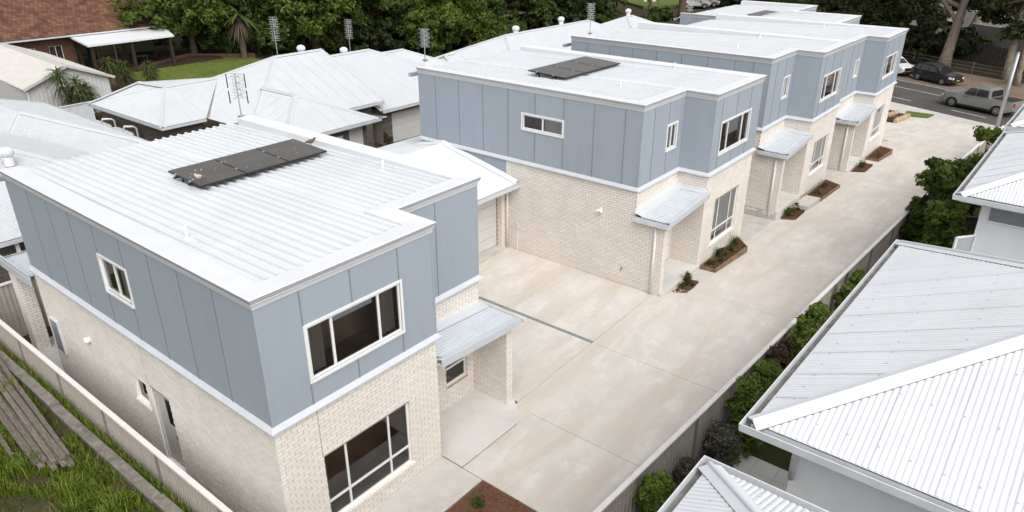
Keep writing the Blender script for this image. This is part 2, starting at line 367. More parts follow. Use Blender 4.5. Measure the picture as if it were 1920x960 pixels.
class Wall:
    """a vertical wall from P to Q (plan), outside on the right-hand side of P->Q"""
    def __init__(s, P, Q, z0, z1, holes=()):
        s.P = Vector((P[0], P[1], 0)); s.Q = Vector((Q[0], Q[1], 0)); s.L = (s.Q-s.P).length
        s.d = (s.Q-s.P).normalized(); s.n = Vector((s.d.y, -s.d.x, 0)); s.z0, s.z1 = z0, z1; s.holes = list(holes)
    def pt(s, u, z, off=0.0): return s.P+s.d*u+s.n*off+Vector((0, 0, z))
    def slab(s, mb, thick=0.11, m=0, u0=0, u1=None, rm=0):
        u1 = s.L if u1 is None else u1
        us = sorted({u0, u1, *[max(u0, min(u1, h[k])) for h in s.holes for k in (0, 1)]})
        zs = sorted({s.z0, s.z1, *[max(s.z0, min(s.z1, h[k])) for h in s.holes for k in (2, 3)]})
        for a, b, c, e in cells(us, zs, s.holes):
            mb.face([s.pt(a, c), s.pt(b, c), s.pt(b, e), s.pt(a, e)], m)
            mb.face([s.pt(b, c, -thick), s.pt(a, c, -thick), s.pt(a, e, -thick), s.pt(b, e, -thick)], m)
        for h in s.holes:
            if len(h) > 4: continue
            a, b, c, e = h[:4]; b = min(b, u1); e = min(e, s.z1)
            for r in ([(a, c), (a, e)], [(a, e), (b, e)], [(b, e), (b, c)], [(b, c), (a, c)]):
                (ua, za), (ub, zb) = r
                mb.face([s.pt(ua, za), s.pt(ub, zb), s.pt(ub, zb, -thick), s.pt(ua, za, -thick)], rm)
        uv = sorted({u0, u1, *[max(u0, min(u1, h[k])) for h in s.holes for k in (0, 1) if h[3] > s.z1]})
        for ua, ub in zip(uv, uv[1:]):
            if any(h[3] > s.z1 and h[0] < (ua+ub)/2 < h[1] for h in s.holes): continue
            mb.face([s.pt(ua, s.z1), s.pt(ub, s.z1), s.pt(ub, s.z1, -thick), s.pt(ua, s.z1, -thick)], m)
    def pbox(s, mb, a, b, c, e, o0, o1, m=0, skip=()):
        """box on the wall: along a..b, height c..e, standing off o0..o1 outwards"""
        mb.hexa([s.pt(a, c, o1), s.pt(b, c, o1), s.pt(b, c, o0), s.pt(a, c, o0), s.pt(a, e, o1), s.pt(b, e, o1), s.pt(b, e, o0), s.pt(a, e, o0)], m, skip)
BL_, BH_, BJ_ = 0.227, 0.073, 0.013
def brick_list(W, zstart=None):
    out = []; k = 0; z = W.z0 if zstart is None else zstart
    while z < W.z1-0.02:
        z1 = min(z+BH_, W.z1-0.004); u = -0.12 if k % 2 else 0.0
        while u < W.L:
            a, b = max(u, 0.0), min(u+BL_, W.L)
            segs = [(a, b)]
            for h in W.holes:
                if z1 > h[2]+0.01 and z < h[3]-0.01:
                    ns = []
                    for (p, q) in segs:
                        if q <= h[0] or p >= h[1]: ns.append((p, q)); continue
                        if p < h[0]: ns.append((p, h[0]))
                        if q > h[1]: ns.append((h[1], q))
                    segs = ns
            for (p, q) in segs:
                if q-p > 0.03: out.append((p, q, z, z1))
            u += BL_+BJ_
        z += BH_+BJ_; k += 1
    return out
CAMP = Vector((-5.5078, -9.9091, 11.7813))
def brickwork(walls, parent, n_single, proud=0.006, mat_='brick_cream'):
    """bricks of some walls: the nearest whole bricks as objects, the rest as one mesh"""
    allb = []
    for W in walls:
        for b in brick_list(W):
            c = W.pt((b[0]+b[1])/2, (b[2]+b[3])/2)
            full = abs(b[1]-b[0]-BL_) < 1e-3 and abs(b[3]-b[2]-BH_) < 1e-3
            face = (CAMP-c).dot(W.n) > 0
            allb.append(((c-CAMP).length if (full and face) else 1e9, W, b))
    allb.sort(key=lambda t: t[0])
    meshes = {}
    mb = MB()
    for i, (d, W, b) in enumerate(allb):
        if i < n_single and d < 1e8:
            key = (round(W.n.x, 3), round(W.n.y, 3))
            if key not in meshes:
                q = MB(); hL, hH = BL_/2, BH_/2; e = W.d*hL; z = Vector((0, 0, hH)); n = W.n*proud
                q.hexa([-e-z+n, e-z+n, e-z, -e-z, -e+z+n, e+z+n, e+z, -e+z], 0, (4,))
                me = bpy.data.meshes.new('brick'); me.from_pydata(q.v, [], q.f); me.materials.append(MATS[mat_]); meshes[key] = me
            o = link('brick', meshes[key], parent); o.location = W.pt((b[0]+b[1])/2, (b[2]+b[3])/2)
        else:
            pr = proud*(0.7+0.6*random.random())
            W.pbox(mb, b[0], b[1], b[2], b[3], 0.0, pr, 0, (4,))
    if mb.f: mb.build('brickwork', mat_, parent, kind='stuff')
def inpoly(poly):
    def f(x, y):
        r = False
        for i in range(len(poly)):
            (xa, ya), (xb, yb_) = poly[i][:2], poly[i-1][:2]
            if (ya > y) != (yb_ > y) and x < (xb-xa)*(y-ya)/(yb_-ya)+xa: r = not r
        return r
    return f
def offset_path(pts, off):
    P = [Vector((p[0], p[1])) for p in pts]; out = []
    for i, p in enumerate(P):
        ns = []
        if i > 0: d = (P[i]-P[i-1]).normalized(); ns.append(Vector((d.y, -d.x)))
        if i < len(P)-1: d = (P[i+1]-P[i]).normalized(); ns.append(Vector((d.y, -d.x)))
        if len(ns) == 1: out.append(p+ns[0]*off)
        else:
            b = (ns[0]+ns[1]); b = b/(b.length_squared/2) if b.length_squared > 1e-6 else ns[0]
            out.append(p+b*off)
    return out
def sweep(mb, pts, prof, m=0, caps=True):
    """sweep a profile [(outward offset, z)] along a plan path whose outside lies on its right"""
    rows = [[Vector((q.x, q.y, z)) for q in offset_path(pts, o)] for (o, z) in prof]
    for r in range(len(rows)-1):
        A, B = rows[r], rows[r+1]
        for i in range(len(pts)-1): mb.face([A[i], A[i+1], B[i+1], B[i]], m)
    if caps:
        mb.face([r[0] for r in rows], m); mb.face([r[-1] for r in reversed(rows)], m)
    return mb
def window(W, hole, parent, mull=(), transom=None, proud=True, blind=None, label=None, dark=False, name='window'):
    a, b, c, e = hole[:4]; mb = MB(); fw = 0.055
    if proud:
        o0, o1 = -0.05, 0.035
        W.pbox(mb, a-fw, a, c-fw, e+fw, -0.02, o1); W.pbox(mb, b, b+fw, c-fw, e+fw, -0.02, o1)
        W.pbox(mb, a, b, e, e+fw, -0.02, o1-0.002); W.pbox(mb, a, b, c-fw, c, -0.02, o1+0.012)
        sa, sb, sc, se = a, b, c, e; g = -0.03
    else:
        o0, o1 = -0.10, -0.06; sa, sb, sc, se = a, b, c, e; g = -0.08
    t = 0.045
    W.pbox(mb, sa, sa+t, sc, se, o0, o1 if not proud else 0.0); W.pbox(mb, sb-t, sb, sc, se, o0, o1 if not proud else 0.0)
    W.pbox(mb, sa+t, sb-t, sc, sc+t, o0, o1 if not proud else 0.0); W.pbox(mb, sa+t, sb-t, se-t, se, o0, o1 if not proud else 0.0)
    ms = sorted(sa+(sb-sa)*f for f in mull)
    for q in ms: W.pbox(mb, q-0.025, q+0.025, sc+t, se-t, o0+0.003, (o1 if not proud else 0.0)-0.003)
    us = [sa+t]+[v for q in ms for v in (q-0.025, q+0.025)]+[sb-t]
    zs = [sc+t, se-t]
    if transom is not None:
        tz = sc+(se-sc)*transom
        for i in range(0, len(us), 2): W.pbox(mb, us[i], us[i+1], tz-0.03, tz+0.03, o0+0.004, (o1 if not proud else 0.0)-0.004)
        zs = [sc+t, tz-0.03, tz+0.03, se-t]
    f = mb.build(name, 'trim_white', parent)
    if label: f['label'] = label
    for i in range(0, len(us), 2):
        for j in range(0, len(zs), 2):
            MB().face([W.pt(us[i], zs[j], g), W.pt(us[i+1], zs[j], g), W.pt(us[i+1], zs[j+1], g), W.pt(us[i], zs[j+1], g)]).build('pane', 'glass', f)
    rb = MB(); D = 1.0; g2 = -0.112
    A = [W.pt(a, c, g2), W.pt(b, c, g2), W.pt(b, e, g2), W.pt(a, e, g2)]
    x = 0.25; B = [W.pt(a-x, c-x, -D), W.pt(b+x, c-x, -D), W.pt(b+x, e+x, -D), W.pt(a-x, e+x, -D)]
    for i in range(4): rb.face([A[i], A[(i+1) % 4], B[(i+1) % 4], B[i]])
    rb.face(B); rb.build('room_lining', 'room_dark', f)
    if blind:
        for (f0, f1, zz, mt) in blind:
            cb = MB(); u0, u1 = a+(b-a)*f0, a+(b-a)*f1; n = max(4, int((u1-u0)/0.06)); zb = c+(e-c)*zz
            for i in range(n):
                p0, p1 = u0+(u1-u0)*i/n, u0+(u1-u0)*(i+1)/n
                d0, d1 = (-0.17-(0.03 if i % 2 else 0.0), -0.17-(0.0 if i % 2 else 0.03)) if mt == 'curtain' else (-0.115, -0.115)
                cb.face([W.pt(p0, zb, d0), W.pt(p1, zb, d1), W.pt(p1, e, d1), W.pt(p0, e, d0)])
            cb.build('curtain' if mt == 'curtain' else 'blind', mt, f)
    return f
def cladding(W, parent, joints):
    """fibre-cement sheets, one object each, with a cover strip over every joint"""
    js = [0.0]+[j for j in joints if 0.05 < j < W.L-0.05]+[W.L]
    def sheet_(rects):
        mb = MB()
        for q in rects: W.pbox(mb, q[0], q[1], q[2], q[3], 0.0, 0.014)
        o = mb.build('cladding_panel', 'clad_blue', parent)
        if len(rects) > 1:
            bm = bmesh.new(); bm.from_mesh(o.data); bmesh.ops.remove_doubles(bm, verts=bm.verts, dist=1e-4); bm.to_mesh(o.data); bm.free()
    for i in range(len(js)-1):
        a = js[i]+(0.004 if i else 0.0); b = js[i+1]-(0.004 if i < len(js)-2 else 0.0)
        full = [h for h in W.holes if h[0] <= a+1e-4 and h[1] >= b-1e-4]
        if full:
            hl = full[0]; sheet_([(a, b, W.z0, hl[2])]); sheet_([(a, b, hl[3], W.z1)]); continue
        us = sorted({a, b, *[max(a, min(b, h[k])) for h in W.holes for k in (0, 1)]})
        zs = sorted({W.z0, W.z1, *[max(W.z0, min(W.z1, h[k])) for h in W.holes for k in (2, 3)]})
        if not any(h[1] > a and h[0] < b for h in W.holes): us, zs = [a, b], [W.z0, W.z1]
        sheet_(cells(us, zs, W.holes))
    for j in js[1:-1]:
        zs = sorted({W.z0+0.03, W.z1, *[h[k] for h in W.holes if h[0]-0.06 < j < h[1]+0.06 for k in (2, 3)]})
        for k in range(len(zs)-1):
            zc = (zs[k]+zs[k+1])/2
            if any(h[0]-0.06 < j < h[1]+0.06 and h[2]-0.06 < zc < h[3]+0.06 for h in W.holes): continue
            z0, z1 = zs[k]+(0.06 if k else 0), zs[k+1]-(0.06 if k < len(zs)-2 else 0)
            mb = MB(); W.pbox(mb, j-0.014, j+0.014, z0, z1, 0.0145, 0.024); mb.build('joint_strip', 'joint_blue', parent)
def even(L, n, first=None): return [L*i/n for i in range(1, n)]

def townhouse(x0, Wd, wr, s, yf, yb, zb, zf, zt, mirror, label, uw, lw, n_single, panels, sidewin=None, plinth=None, side_lo_from=None, recwin=None, drop=0.19, group='attached two-storey townhouses along the driveway'):
    x1 = x0+Wd; ys = yf+s
    T = thing('townhouse', label, 'townhouse', (x0, yf, zb), group)
    xm = x0+wr if not mirror else x1-wr
    # ---- upper storey
    if not mirror: path = [(x0, yb), (x0, ys), (xm, ys), (xm, yf), (x1, yf), (x1, yb)]
    else: path = [(x0, yb), (x0, yf), (xm, yf), (xm, ys), (x1, ys), (x1, yb)]
    ZW = zf+0.02
    names = ['side', 'rec', 'ret', 'bay', 'side2'] if not mirror else ['side', 'bay', 'ret', 'rec', 'side2']
    holes = {'bay': [uw], 'side': [sidewin] if sidewin else [], 'rec': [recwin] if recwin else []}
    UW = {}
    for i, nm in enumerate(names): UW[nm] = Wall(path[i], path[i+1], ZW, zt, holes.get(nm, []))
    mb = MB()
    for nm in names: UW[nm].slab(mb, 0.11)
    mb.build('wall_frame', 'joint_blue', T)
    for nm in names: cladding(UW[nm], T, panels[nm])
    for i, p in enumerate(path[1:-1]):                          # corner angles
        mb = MB()
        a, b = UW[names[i]], UW[names[i+1]]
        conv = a.d.cross(b.d).z > 0
        if conv:
            a.pbox(mb, a.L-0.03, a.L+0.020, ZW, zt-0.03, 0.0150, 0.0205); b.pbox(mb, -0.0148, 0.03, ZW, zt-0.03, 0.0150, 0.0203); mb.build('corner_trim', 'clad_blue', T)
    mb = MB(); sweep(mb, path, [(0.0, zf+0.07), (0.022, zf+0.07), (0.095, zf-0.02), (0.095, zf-0.055), (0.0, zf-0.055)]); mb.build('flashing', 'flash_blue', T)
    mb = MB(); sweep(mb, path, [(-0.02, zt-0.05), (0.03, zt-0.05), (0.035, zt+0.055), (-0.02, zt+0.055)]); mb.build('fascia', 'fascia_shaded', T)
    mb = MB(); sweep(mb, path, [(-0.01, zt+0.058), (0.068, zt+0.058), (0.068, zt+0.075), (-0.01, zt+0.075)]); mb.build('fascia_bead', 'cap_white', T)
    mb = MB(); sweep(mb, path, [(-0.005, zt+0.078), (0.07, zt+0.078), (0.09, zt+0.165), (0.0, zt+0.165)]); mb.build('capping_lip', 'cap_lip_shaded', T)
    mb = MB(); sweep(mb, path, [(0.0, zt+0.168), (0.095, zt+0.168), (0.093, zt+0.178), (0.075, zt+0.184), (-0.40, zt+0.155), (-0.40, zt-0.42), (-0.11, zt-0.42)])
    mb.build('roof_capping', 'cap_white', T)
    # roof sheets fall gently to the rear gutter
    zr = lambda y: zt+0.115-(y-yf)*(drop/(yb-yf))
    yr = yb+0.40; mb = MB(); c = 0.37
    if not mirror: rects = [(x0+c, xm+c-0.002, ys+c), (xm+c+0.002, x1-c, yf+c)]
    else: rects = [(x0+c, xm-c-0.002, yf+c), (xm-c+0.002, x1-c, ys+c)]
    for (a, b, y0) in rects:
        roof_sheet(mb, [(a, y0, zr(y0)), (b, y0, zr(y0)), (b, yr, zr(yr)), (a, yr, zr(yr))], 0.232, 0.036, 0.062, along=(0, 1, -0.03), inset=0.06, tf=0.72)
    mb.build('roof', 'roof_speckled', T)
    mb = MB(); zg = zr(yr)-0.03
    sweep(mb, [(x1+0.05, yr-0.06), (x0-0.05, yr-0.06)], [(0.0, zg-0.02), (0.02, zg-0.13), (0.14, zg-0.13), (0.15, zg), (0.135, zg), (0.125, zg-0.11), (0.03, zg-0.11)])
    mb.box(x0+0.0, yb-0.11, zb, x1-0.0, yb-0.002, zr(yb)-0.06); mb.build('rear_wall', 'clad_blue', T)
    # ---- lower storey
    tw = 0.23; zc = zb+2.44; yp = yf+0.03; ZL = zf-0.03
    g0 = zb-0.25
    LW = []; end = MB()
    bayholes = [lw]
    lo_start = side_lo_from if side_lo_from is not None else yb
    if not mirror:
        LW = [Wall((x0, lo_start), (x0, yp), g0, ZL, [(lo_start-ys, lo_start-yp+0.5, zc, ZL+0.1, 'open')]), Wall((x0, yp), (x0+tw, yp), g0, zc), Wall((x0+tw, yp), (x0+tw, ys), g0, zc),
              Wall((x0+tw, ys), (xm, ys), zb, zc), Wall((x0, ys), (xm, ys), zc, ZL), Wall((xm, ys), (xm, yf), g0, ZL), Wall((xm, yf), (x1, yf), g0, ZL, bayholes), Wall((x1, yf), (x1, yb), g0, ZL)]
        back = LW[3]
    else:
        LW = [Wall((x0, yb), (x0, yf), g0, ZL, M1_SIDE), Wall((x0, yf), (xm, yf), g0, ZL, bayholes), Wall((xm, yf), (xm, ys), g0, ZL),
              Wall((xm, ys), (x1-tw, ys), zb, zc, M1_PORCH), Wall((xm, ys), (x1, ys), zc, ZL), Wall((x1-tw, ys), (x1-tw, yp), g0, zc), Wall((x1-tw, yp), (x1, yp), g0, zc),
              Wall((x1, yp), (x1, ys), g0, zc), Wall((x1, ys), (x1, yb), g0, ZL)]
    mb = MB()
    for i, q in enumerate(LW): q.slab(mb, 0.11, rm=1 if not (not mirror and i == 0) else 0)
    wall = mb.build('brick_wall', ['mortar', 'brick_cream'], T)
    vis = [q for q in LW if (CAMP-(q.P+q.Q)/2-Vector((0, 0, 2))).dot(q.n) > 0]
    brickwork(vis, wall, n_single)
    bw = LW[6] if not mirror else LW[1]
    up = UW['bay']
    window(up, uw, T, (0.25, 0.75), None, True, [(0.02, 0.2, 0.0, 'curtain'), (0.28, 0.72, 0.45 if not mirror else 0.8, 'blind'), (0.8, 0.98, 0.0, 'curtain')])
    window(bw, lw, T, (0.25, 0.75), 0.27, False, [(0.0, 1.0, 0.12, 'blind')] if not mirror else [(0.0, 0.06, 0, 'curtain')])
    # sloping sill course of header bricks
    sb = MB(); u = lw[0]-0.03
    while u < lw[1]+0.0:
        bw.pbox(sb, u, min(u+0.076, lw[1]+0.04), lw[2]-0.085, lw[2]-0.004, 0.0, 0.052, 0, (4,)); u += 0.086
    sb.build('sill_bricks', 'brick_cream', T)
    if sidewin: window(UW['side'], sidewin, T, (0.5,), None, True, [(0.5, 1.0, 0.0, 'blind')])
    if recwin: window(UW['rec'], recwin, T, (0.5,), None, True, [(0.5, 1.0, 0.0, 'blind')])
    # ---- porch canopy: ribs run along the wall and fall to the outer end
    u0, u1 = (x0-0.10, xm-0.004) if not mirror else (x1+0.10, xm+0.004)
    zo, zi = zc+0.10, zc+0.30; y0, y1 = yf-0.17, ys-0.004
    zz = lambda x: zo+(zi-zo)*(x-u0)/(u1-u0)
    mb = MB()
    ya, yc = y0+0.10, y1-0.24
    roof_sheet(mb, [(u0, ya, zz(u0)), (u1, ya, zz(u1)), (u1, yc, zz(u1)), (u0, yc, zz(u0))], 0.10, 0.034, 0.034, along=(u0-u1, 0, zo-zi), inset=0.0)
    cs = mb.build('canopy_roof', 'canopy_steel', T)
    mb = MB()
    for (p, q) in (((u0, ya), (u0, y0)),): pass
    for (a, b) in ((y0, ya), ):
        mb.hexa([(u0, y0, zz(u0)-0.15), (u1, y0, zz(u1)-0.15), (u1, y0+0.03, zz(u1)-0.15), (u0, y0+0.03, zz(u0)-0.15), (u0, y0, zz(u0)+0.045), (u1, y0, zz(u1)+0.045), (u1, y0+0.03, zz(u1)+0.045), (u0, y0+0.03, zz(u0)+0.045)])
        mb.face([(u0, y0+0.03, zz(u0)+0.042), (u1, y0+0.03, zz(u1)+0.042), (u1, ya+0.05, zz(u1)+0.026), (u0, ya+0.05, zz(u0)+0.026)])
    mb.face([(u0, yc-0.05, zz(u0)+0.028), (u1, yc-0.05, zz(u1)+0.028), (u1, y1, zz(u1)+0.09), (u0, y1, zz(u0)+0.09)])
    mb.face([(u0, y1, zz(u0)+0.09), (u1, y1, zz(u1)+0.09), (u1, y1, zz(u1)+0.17), (u0, y1, zz(u0)+0.17)])
    uu = u1-(0.16 if not mirror else -0.16)
    mb.face([(u1, y0+0.12, zz(u1)+0.16), (u1, y1, zz(u1)+0.16), (u1, y1, zz(u1)+0.10), (u1, y0+0.12, zz(u1)+0.10)])
    mb.face([(u1, y0+0.12, zz(u1)+0.10), (u1, y1, zz(u1)+0.10), (uu, y1-0.1, zz(uu)+0.03), (uu, y0+0.12, zz(uu)+0.03)])
    mb.build('canopy_flashing', 'canopy_steel', T)
    mb = MB(); mb.face([(u0, y0+0.03, zz(u0)-0.12), (u1, y0+0.03, zz(u1)-0.12), (u1, y1, zz(u1)-0.12), (u0, y1, zz(u0)-0.12)]); mb.build('soffit', 'trim_white', T)
    mb = MB(); gs = -1 if not mirror else 1
    gx = u0
    mb.box(gx, y0, zz(u0)-0.16, gx+gs*0.02, y1-0.05, zz(u0)-0.02); mb.box(gx+gs*0.02, y0, zz(u0)-0.16, gx+gs*0.11, y1-0.05, zz(u0)-0.14); mb.box(gx+gs*0.11, y0, zz(u0)-0.16, gx+gs*0.125, y1-0.05, zz(u0)-0.025)
    mb.build('canopy_gutter', 'gutter_grey', T)
    # entry door in the porch
    if not mirror:
        mb = MB(); back.pbox(mb, 0.25, 0.33, zb+0.02, zb+2.1, 0.002, 0.05); back.pbox(mb, 1.17, 1.25, zb+0.02, zb+2.1, 0.002, 0.05); back.pbox(mb, 0.33, 1.17, zb+2.02, zb+2.1, 0.002, 0.05); back.pbox(mb, 0.33, 1.17, zb+0.02, zb+2.02, 0.002, 0.02)
        d = mb.build('door', 'door_white', T)
        mb = MB(); back.pbox(mb, 1.06, 1.10, zb+0.95, zb+1.1, 0.02, 0.07); mb.build('handle', 'aluminium', d)
        mb = MB(); px, py = x0-0.05, yf+0.32
        mb.tube([(px, py, zo-0.05), (px, py, g0+0.05)], 0.045, 8); mb.build('downpipe', 'pipe_white', T, smooth=True)
        if plinth is not None:
            mb = MB(); mb.box(x0-0.006, yp-0.006, plinth-0.05, x0+tw, yb-0.2, zb-0.03); mb.build('plinth', 'concrete_grey', T)
    return T, UW, LW
# vents on the roofs
def vent_pipe(parent, x, y, z, h=0.34, r=0.035):
    mb = MB(); mb.lathe((x, y, z-0.05), [(r+0.07, 0), (r+0.06, 0.05), (r+0.01, 0.10), (r, 0.12), (r, h), (r*0.6, h+0.005)], 10); mb.build('vent_pipe', 'pipe_white', parent, smooth=False)

# ------------------------------------------------------------------ ground
def h(x):
    K = [(-60, 0), (7, 0), (10.5, .2), (14, .40), (17, .32), (21, .15), (24, .08), (31, .08), (36, -.05), (41, -.40), (50, -1.4), (59, -2.42), (60, -2.5), (84, -2.5), (98, -0.7), (400, 0.5)]
    for (a, za), (b, zb_) in zip(K, K[1:]):
        if x <= b: return za+(zb_-za)*(x-a)/(b-a)
    return K[-1][1]
def sheet(name, xs, yfun, zoff, matname, parent=None, skirt=0.0, kind=None):
    """strip of ground following h(x): yfun(x) -> (y0, y1)"""
    mb = MB(); rows = [(x, *yfun(x)) for x in xs]
    for (xa, a0, a1), (xb, b0, b1) in zip(rows, rows[1:]):
        P = [(xa, a0, h(xa)+zoff), (xb, b0, h(xb)+zoff), (xb, b1, h(xb)+zoff), (xa, a1, h(xa)+zoff)]
        mb.face(P)
        if skirt:
            for p, q in ((P[0], P[1]), (P[2], P[3])): mb.face([p, (p[0], p[1], p[2]-skirt), (q[0], q[1], q[2]-skirt), q])
    if skirt:
        for (x, y0, y1) in (rows[0], rows[-1]): mb.face([(x, y0, h(x)+zoff), (x, y1, h(x)+zoff), (x, y1, h(x)+zoff-skirt), (x, y0, h(x)+zoff-skirt)])
    return mb.build(name, matname, parent, kind=kind)
def lin(a, b, step):
    n = max(1, int(math.ceil((b-a)/step))); return [a+(b-a)*i/n for i in range(n+1)]
FY = lambda x: -4.85-0.0456*(x-3.58)             # the boundary fence line beside the driveway
gx = [-60, -30, -10, 0, 7, 10.5, 14, 17, 21, 24, 31, 36, 41, 50, 59, 60, 84, 98, 130, 200, 400]
mb = MB()
for xa, xb in zip(gx, gx[1:]):
    for ya, yb_ in zip([-150, -60, -20, 20, 60, 120, 200, 350], [-60, -20, 20, 60, 120, 200, 350]):
        mb.face([(xa, ya, h(xa)-0.14), (xb, ya, h(xb)-0.14), (xb, yb_, h(xb)-0.14), (xa, yb_, h(xa)-0.14)])
struct(mb.build('ground', 'soil'))
# driveway: base sheet with poured slabs and saw-cut joints
DR = struct(sheet('driveway', lin(4.25, 59, 1.0), lambda x: (FY(x)+0.05, -0.3 if x < 42 else 4.0), -0.05, 'concrete_grey'))
JX = [4.2, 6.86, 10.55, 15.3, 20.13, 26.2, 32.0, 37.3, 43.0, 49.0, 54.0, 58.9]
def slab(xa, xb, y0, y1, m='concrete_warm'):
    sheet('concrete_slab', lin(xa+0.006, xb-0.006, 0.9), lambda x: (y0(x)+0.006, y1(x)-0.006), 0.0, m, DR, skirt=0.04)
front = lambda x: -0.12-0.024*max(0, x-7)
for xa, xb in zip(JX, JX[1:]):
    top = (lambda x: 4.0) if xa > 42 else ((lambda x: -0.02) if xa < 6 else front)
    if xa < 6:
        slab(xa, xb, FY, lambda x: -0.68)
    else: slab(xa, xb, FY, top)
slab(7.05, 10.55, front, lambda x: 6.3); slab(10.55, 14.10, front, lambda x: 3.0); slab(10.55, 14.10, lambda x: 3.0, lambda x: 6.25)
sheet('concrete_slab', lin(6.3, 7.05, 0.5), lambda x: (-0.68, -0.12), -0.001, 'concrete_warm', DR, skirt=0.04)
# side paths between the townhouses
for (xa, xb, ya) in ((20.9, 23.85, -1.0), (30.6, 32.7, -1.25)):
    struct(sheet('path', lin(xa, xb, 0.8), lambda x: (ya+0.2, 6.0), 0.012, 'concrete_grey', skirt=0.05))
# strip drain across the courtyard
M1_SIDE = []; M1_PORCH = []
# openings of the nearest townhouse (along-wall, along-wall, low, high)
YB1 = 10.76
side_h = lambda ya, yb_, z0, z1: (YB1-yb_, YB1-ya, z0, z1)
M1_SIDE = [side_h(5.25, 5.87, 1.42, 2.07), side_h(4.18, 5.03, 0.04, 2.10)]
M1_PORCH = [(1.45, 2.25, 0.66, 1.36)]
p_side1 = [10.76-v for v in (9.42, 8.25, 7.13, 5.96, 4.76, 3.58, 2.44, 1.25)]
P1 = dict(side=p_side1, bay=[0.89, 2.02, 3.23], ret=[], rec=[1.3], side2=even(9.6, 8))
T1, U1, L1 = townhouse(0.0, 6.97, 2.77, 1.17, 0.0, YB1, 0.0, 3.38, 5.93, True,
    'nearest blue and cream townhouse, three solar panels on its ribbed white roof', (0.94, 3.24, 3.97, 5.10), (0.96, 3.28, 0.44, 2.12), 300, P1,
    sidewin=side_h(4.76, 5.96, 4.30, 5.13))
P2 = dict(side=[10.37-v for v in (9.47, 8.27, 7.1, 5.93, 4.74, 3.55, 2.35, 1.2)], bay=[0.55, 1.75, 2.95], ret=[], rec=[0.75, 1.75], side2=even(10.8, 9))
T2, U2, L2 = townhouse(14.12, 6.75, 2.81, 1.12, -0.52, 10.37, 0.5, 3.89, 6.47, False,
    'second blue and cream townhouse, with a floodlight on its cream brick side wall', (0.62, 3.10, 4.47, 5.55), (0.93, 3.02, 0.97, 2.68), 300, P2,
    sidewin=(10.37-5.28, 10.37-3.58, 5.12, 5.63), side_lo_from=6.02, recwin=(1.72, 2.36, 4.80, 5.62))
P3 = dict(side=[9.94-v for v in (9.0, 7.8, 6.6, 5.4, 4.2, 3.0, 1.8, 1.0)], bay=[0.5, 1.6, 2.8], ret=[], rec=[0.75, 1.75], side2=even(10.7, 9))
T3, U3, L3 = townhouse(23.88, 6.65, 2.78, 1.14, -0.83, 9.94, 0.5, 3.87, 6.59, False,
    'third blue and cream townhouse, its porch raised above the driveway behind a concrete step', (0.6, 3.0, 4.6, 5.65), (1.1, 3.1, 1.1, 2.62), 0, P3, plinth=0.05, drop=0.34, recwin=(1.77, 2.4, 4.85, 5.7))
P4 = dict(side=[9.6-v for v in (9.0, 7.8, 6.6, 5.4, 4.2, 3.0, 1.8, 0.9)], bay=[0.5, 1.7, 2.9], ret=[], rec=[0.9, 1.9], side2=even(10.8, 9))
T4, U4, L4 = townhouse(32.75, 6.98, 2.88, 1.02, -1.24, 9.6, 0.13, 3.52, 6.22, False,
    'fourth blue and cream townhouse, the one closest to the street in the front row', (0.6, 3.0, 4.25, 5.3), (0.85, 2.9, 0.85, 2.5), 0, P4, drop=0.34, recwin=(1.8, 2.4, 4.45, 5.25))
P5 = dict(side=even(10, 8), bay=[1.2, 2.4, 3.6, 4.8], ret=[1.2, 2.4, 3.6], rec=[1.2, 2.4], side2=even(6, 5))
T5, U5, L5 = townhouse(43.4, 11.0, 4.6, 4.4, 3.75, 14.0, -1.6, 1.9, 5.62, True,
    'fifth blue townhouse, set back lowest and farthest, dark solar panels on its white roof', (1.5, 3.9, 3.2, 4.4), (1.5, 3.9, -0.8, 0.6), 0, P5, drop=0.3)
for (t, pts) in ((T1, [(0.74, 3.34, 5.98), (6.15, 3.59, 5.96)]), (T2, [(16.25, 2.72, 6.5), (20.45, 2.82, 6.5)]), (T3, [(25.9, 2.6, 6.6), (30.0, 3.2, 6.6)]), (T4, [(34.6, 2.3, 6.2), (38.6, 2.8, 6.2)]), (T5, [(46, 9, 5.5)])):
    for p in pts: vent_pipe(t, *p)
# nearest townhouse: side openings, meter box, bulkhead light, control joint, rear porch
W = L1[0]
window(W, M1_SIDE[0], T1, (), None, False)
sb = MB(); u = M1_SIDE[0][0]-0.03
while u < M1_SIDE[0][1]:
    W.pbox(sb, u, u+0.076, 1.335, 1.416, 0.0, 0.05, 0, (4,)); u += 0.086
sb.build('sill_bricks', 'brick_cream', T1)
a, b, c, e = M1_SIDE[1]
mb = MB(); W.pbox(mb, a, a+0.05, c, e, -0.10, -0.03); W.pbox(mb, b-0.05, b, c, e, -0.10, -0.03); W.pbox(mb, a+0.05, b-0.05, e-0.05, e, -0.10, -0.03); W.pbox(mb, a+0.05, b-0.05, c, e-0.05, -0.10, -0.07)
d = mb.build('side_door', 'door_grey', T1)
mb = MB(); W.pbox(mb, b-0.40, b-0.12, 1.25, 1.95, -0.07, -0.066); mb.build('pane', 'car_glass', d)
mb = MB(); W.pbox(mb, b-0.13, b-0.09, 0.95, 1.12, -0.07, -0.02); mb.build('handle', 'aluminium', d)
mb = MB(); W.pbox(mb, a-0.05, b+0.05, -0.1, 0.02, -0.08, 0.25); mb.build('door_step', 'concrete_grey', T1)
mb = MB(); W.pbox(mb, YB1-10.45, YB1-9.97, 0.98, 2.0, 0.004, 0.06); mbx = mb.build('meter_box', 'gutter_grey', T1)
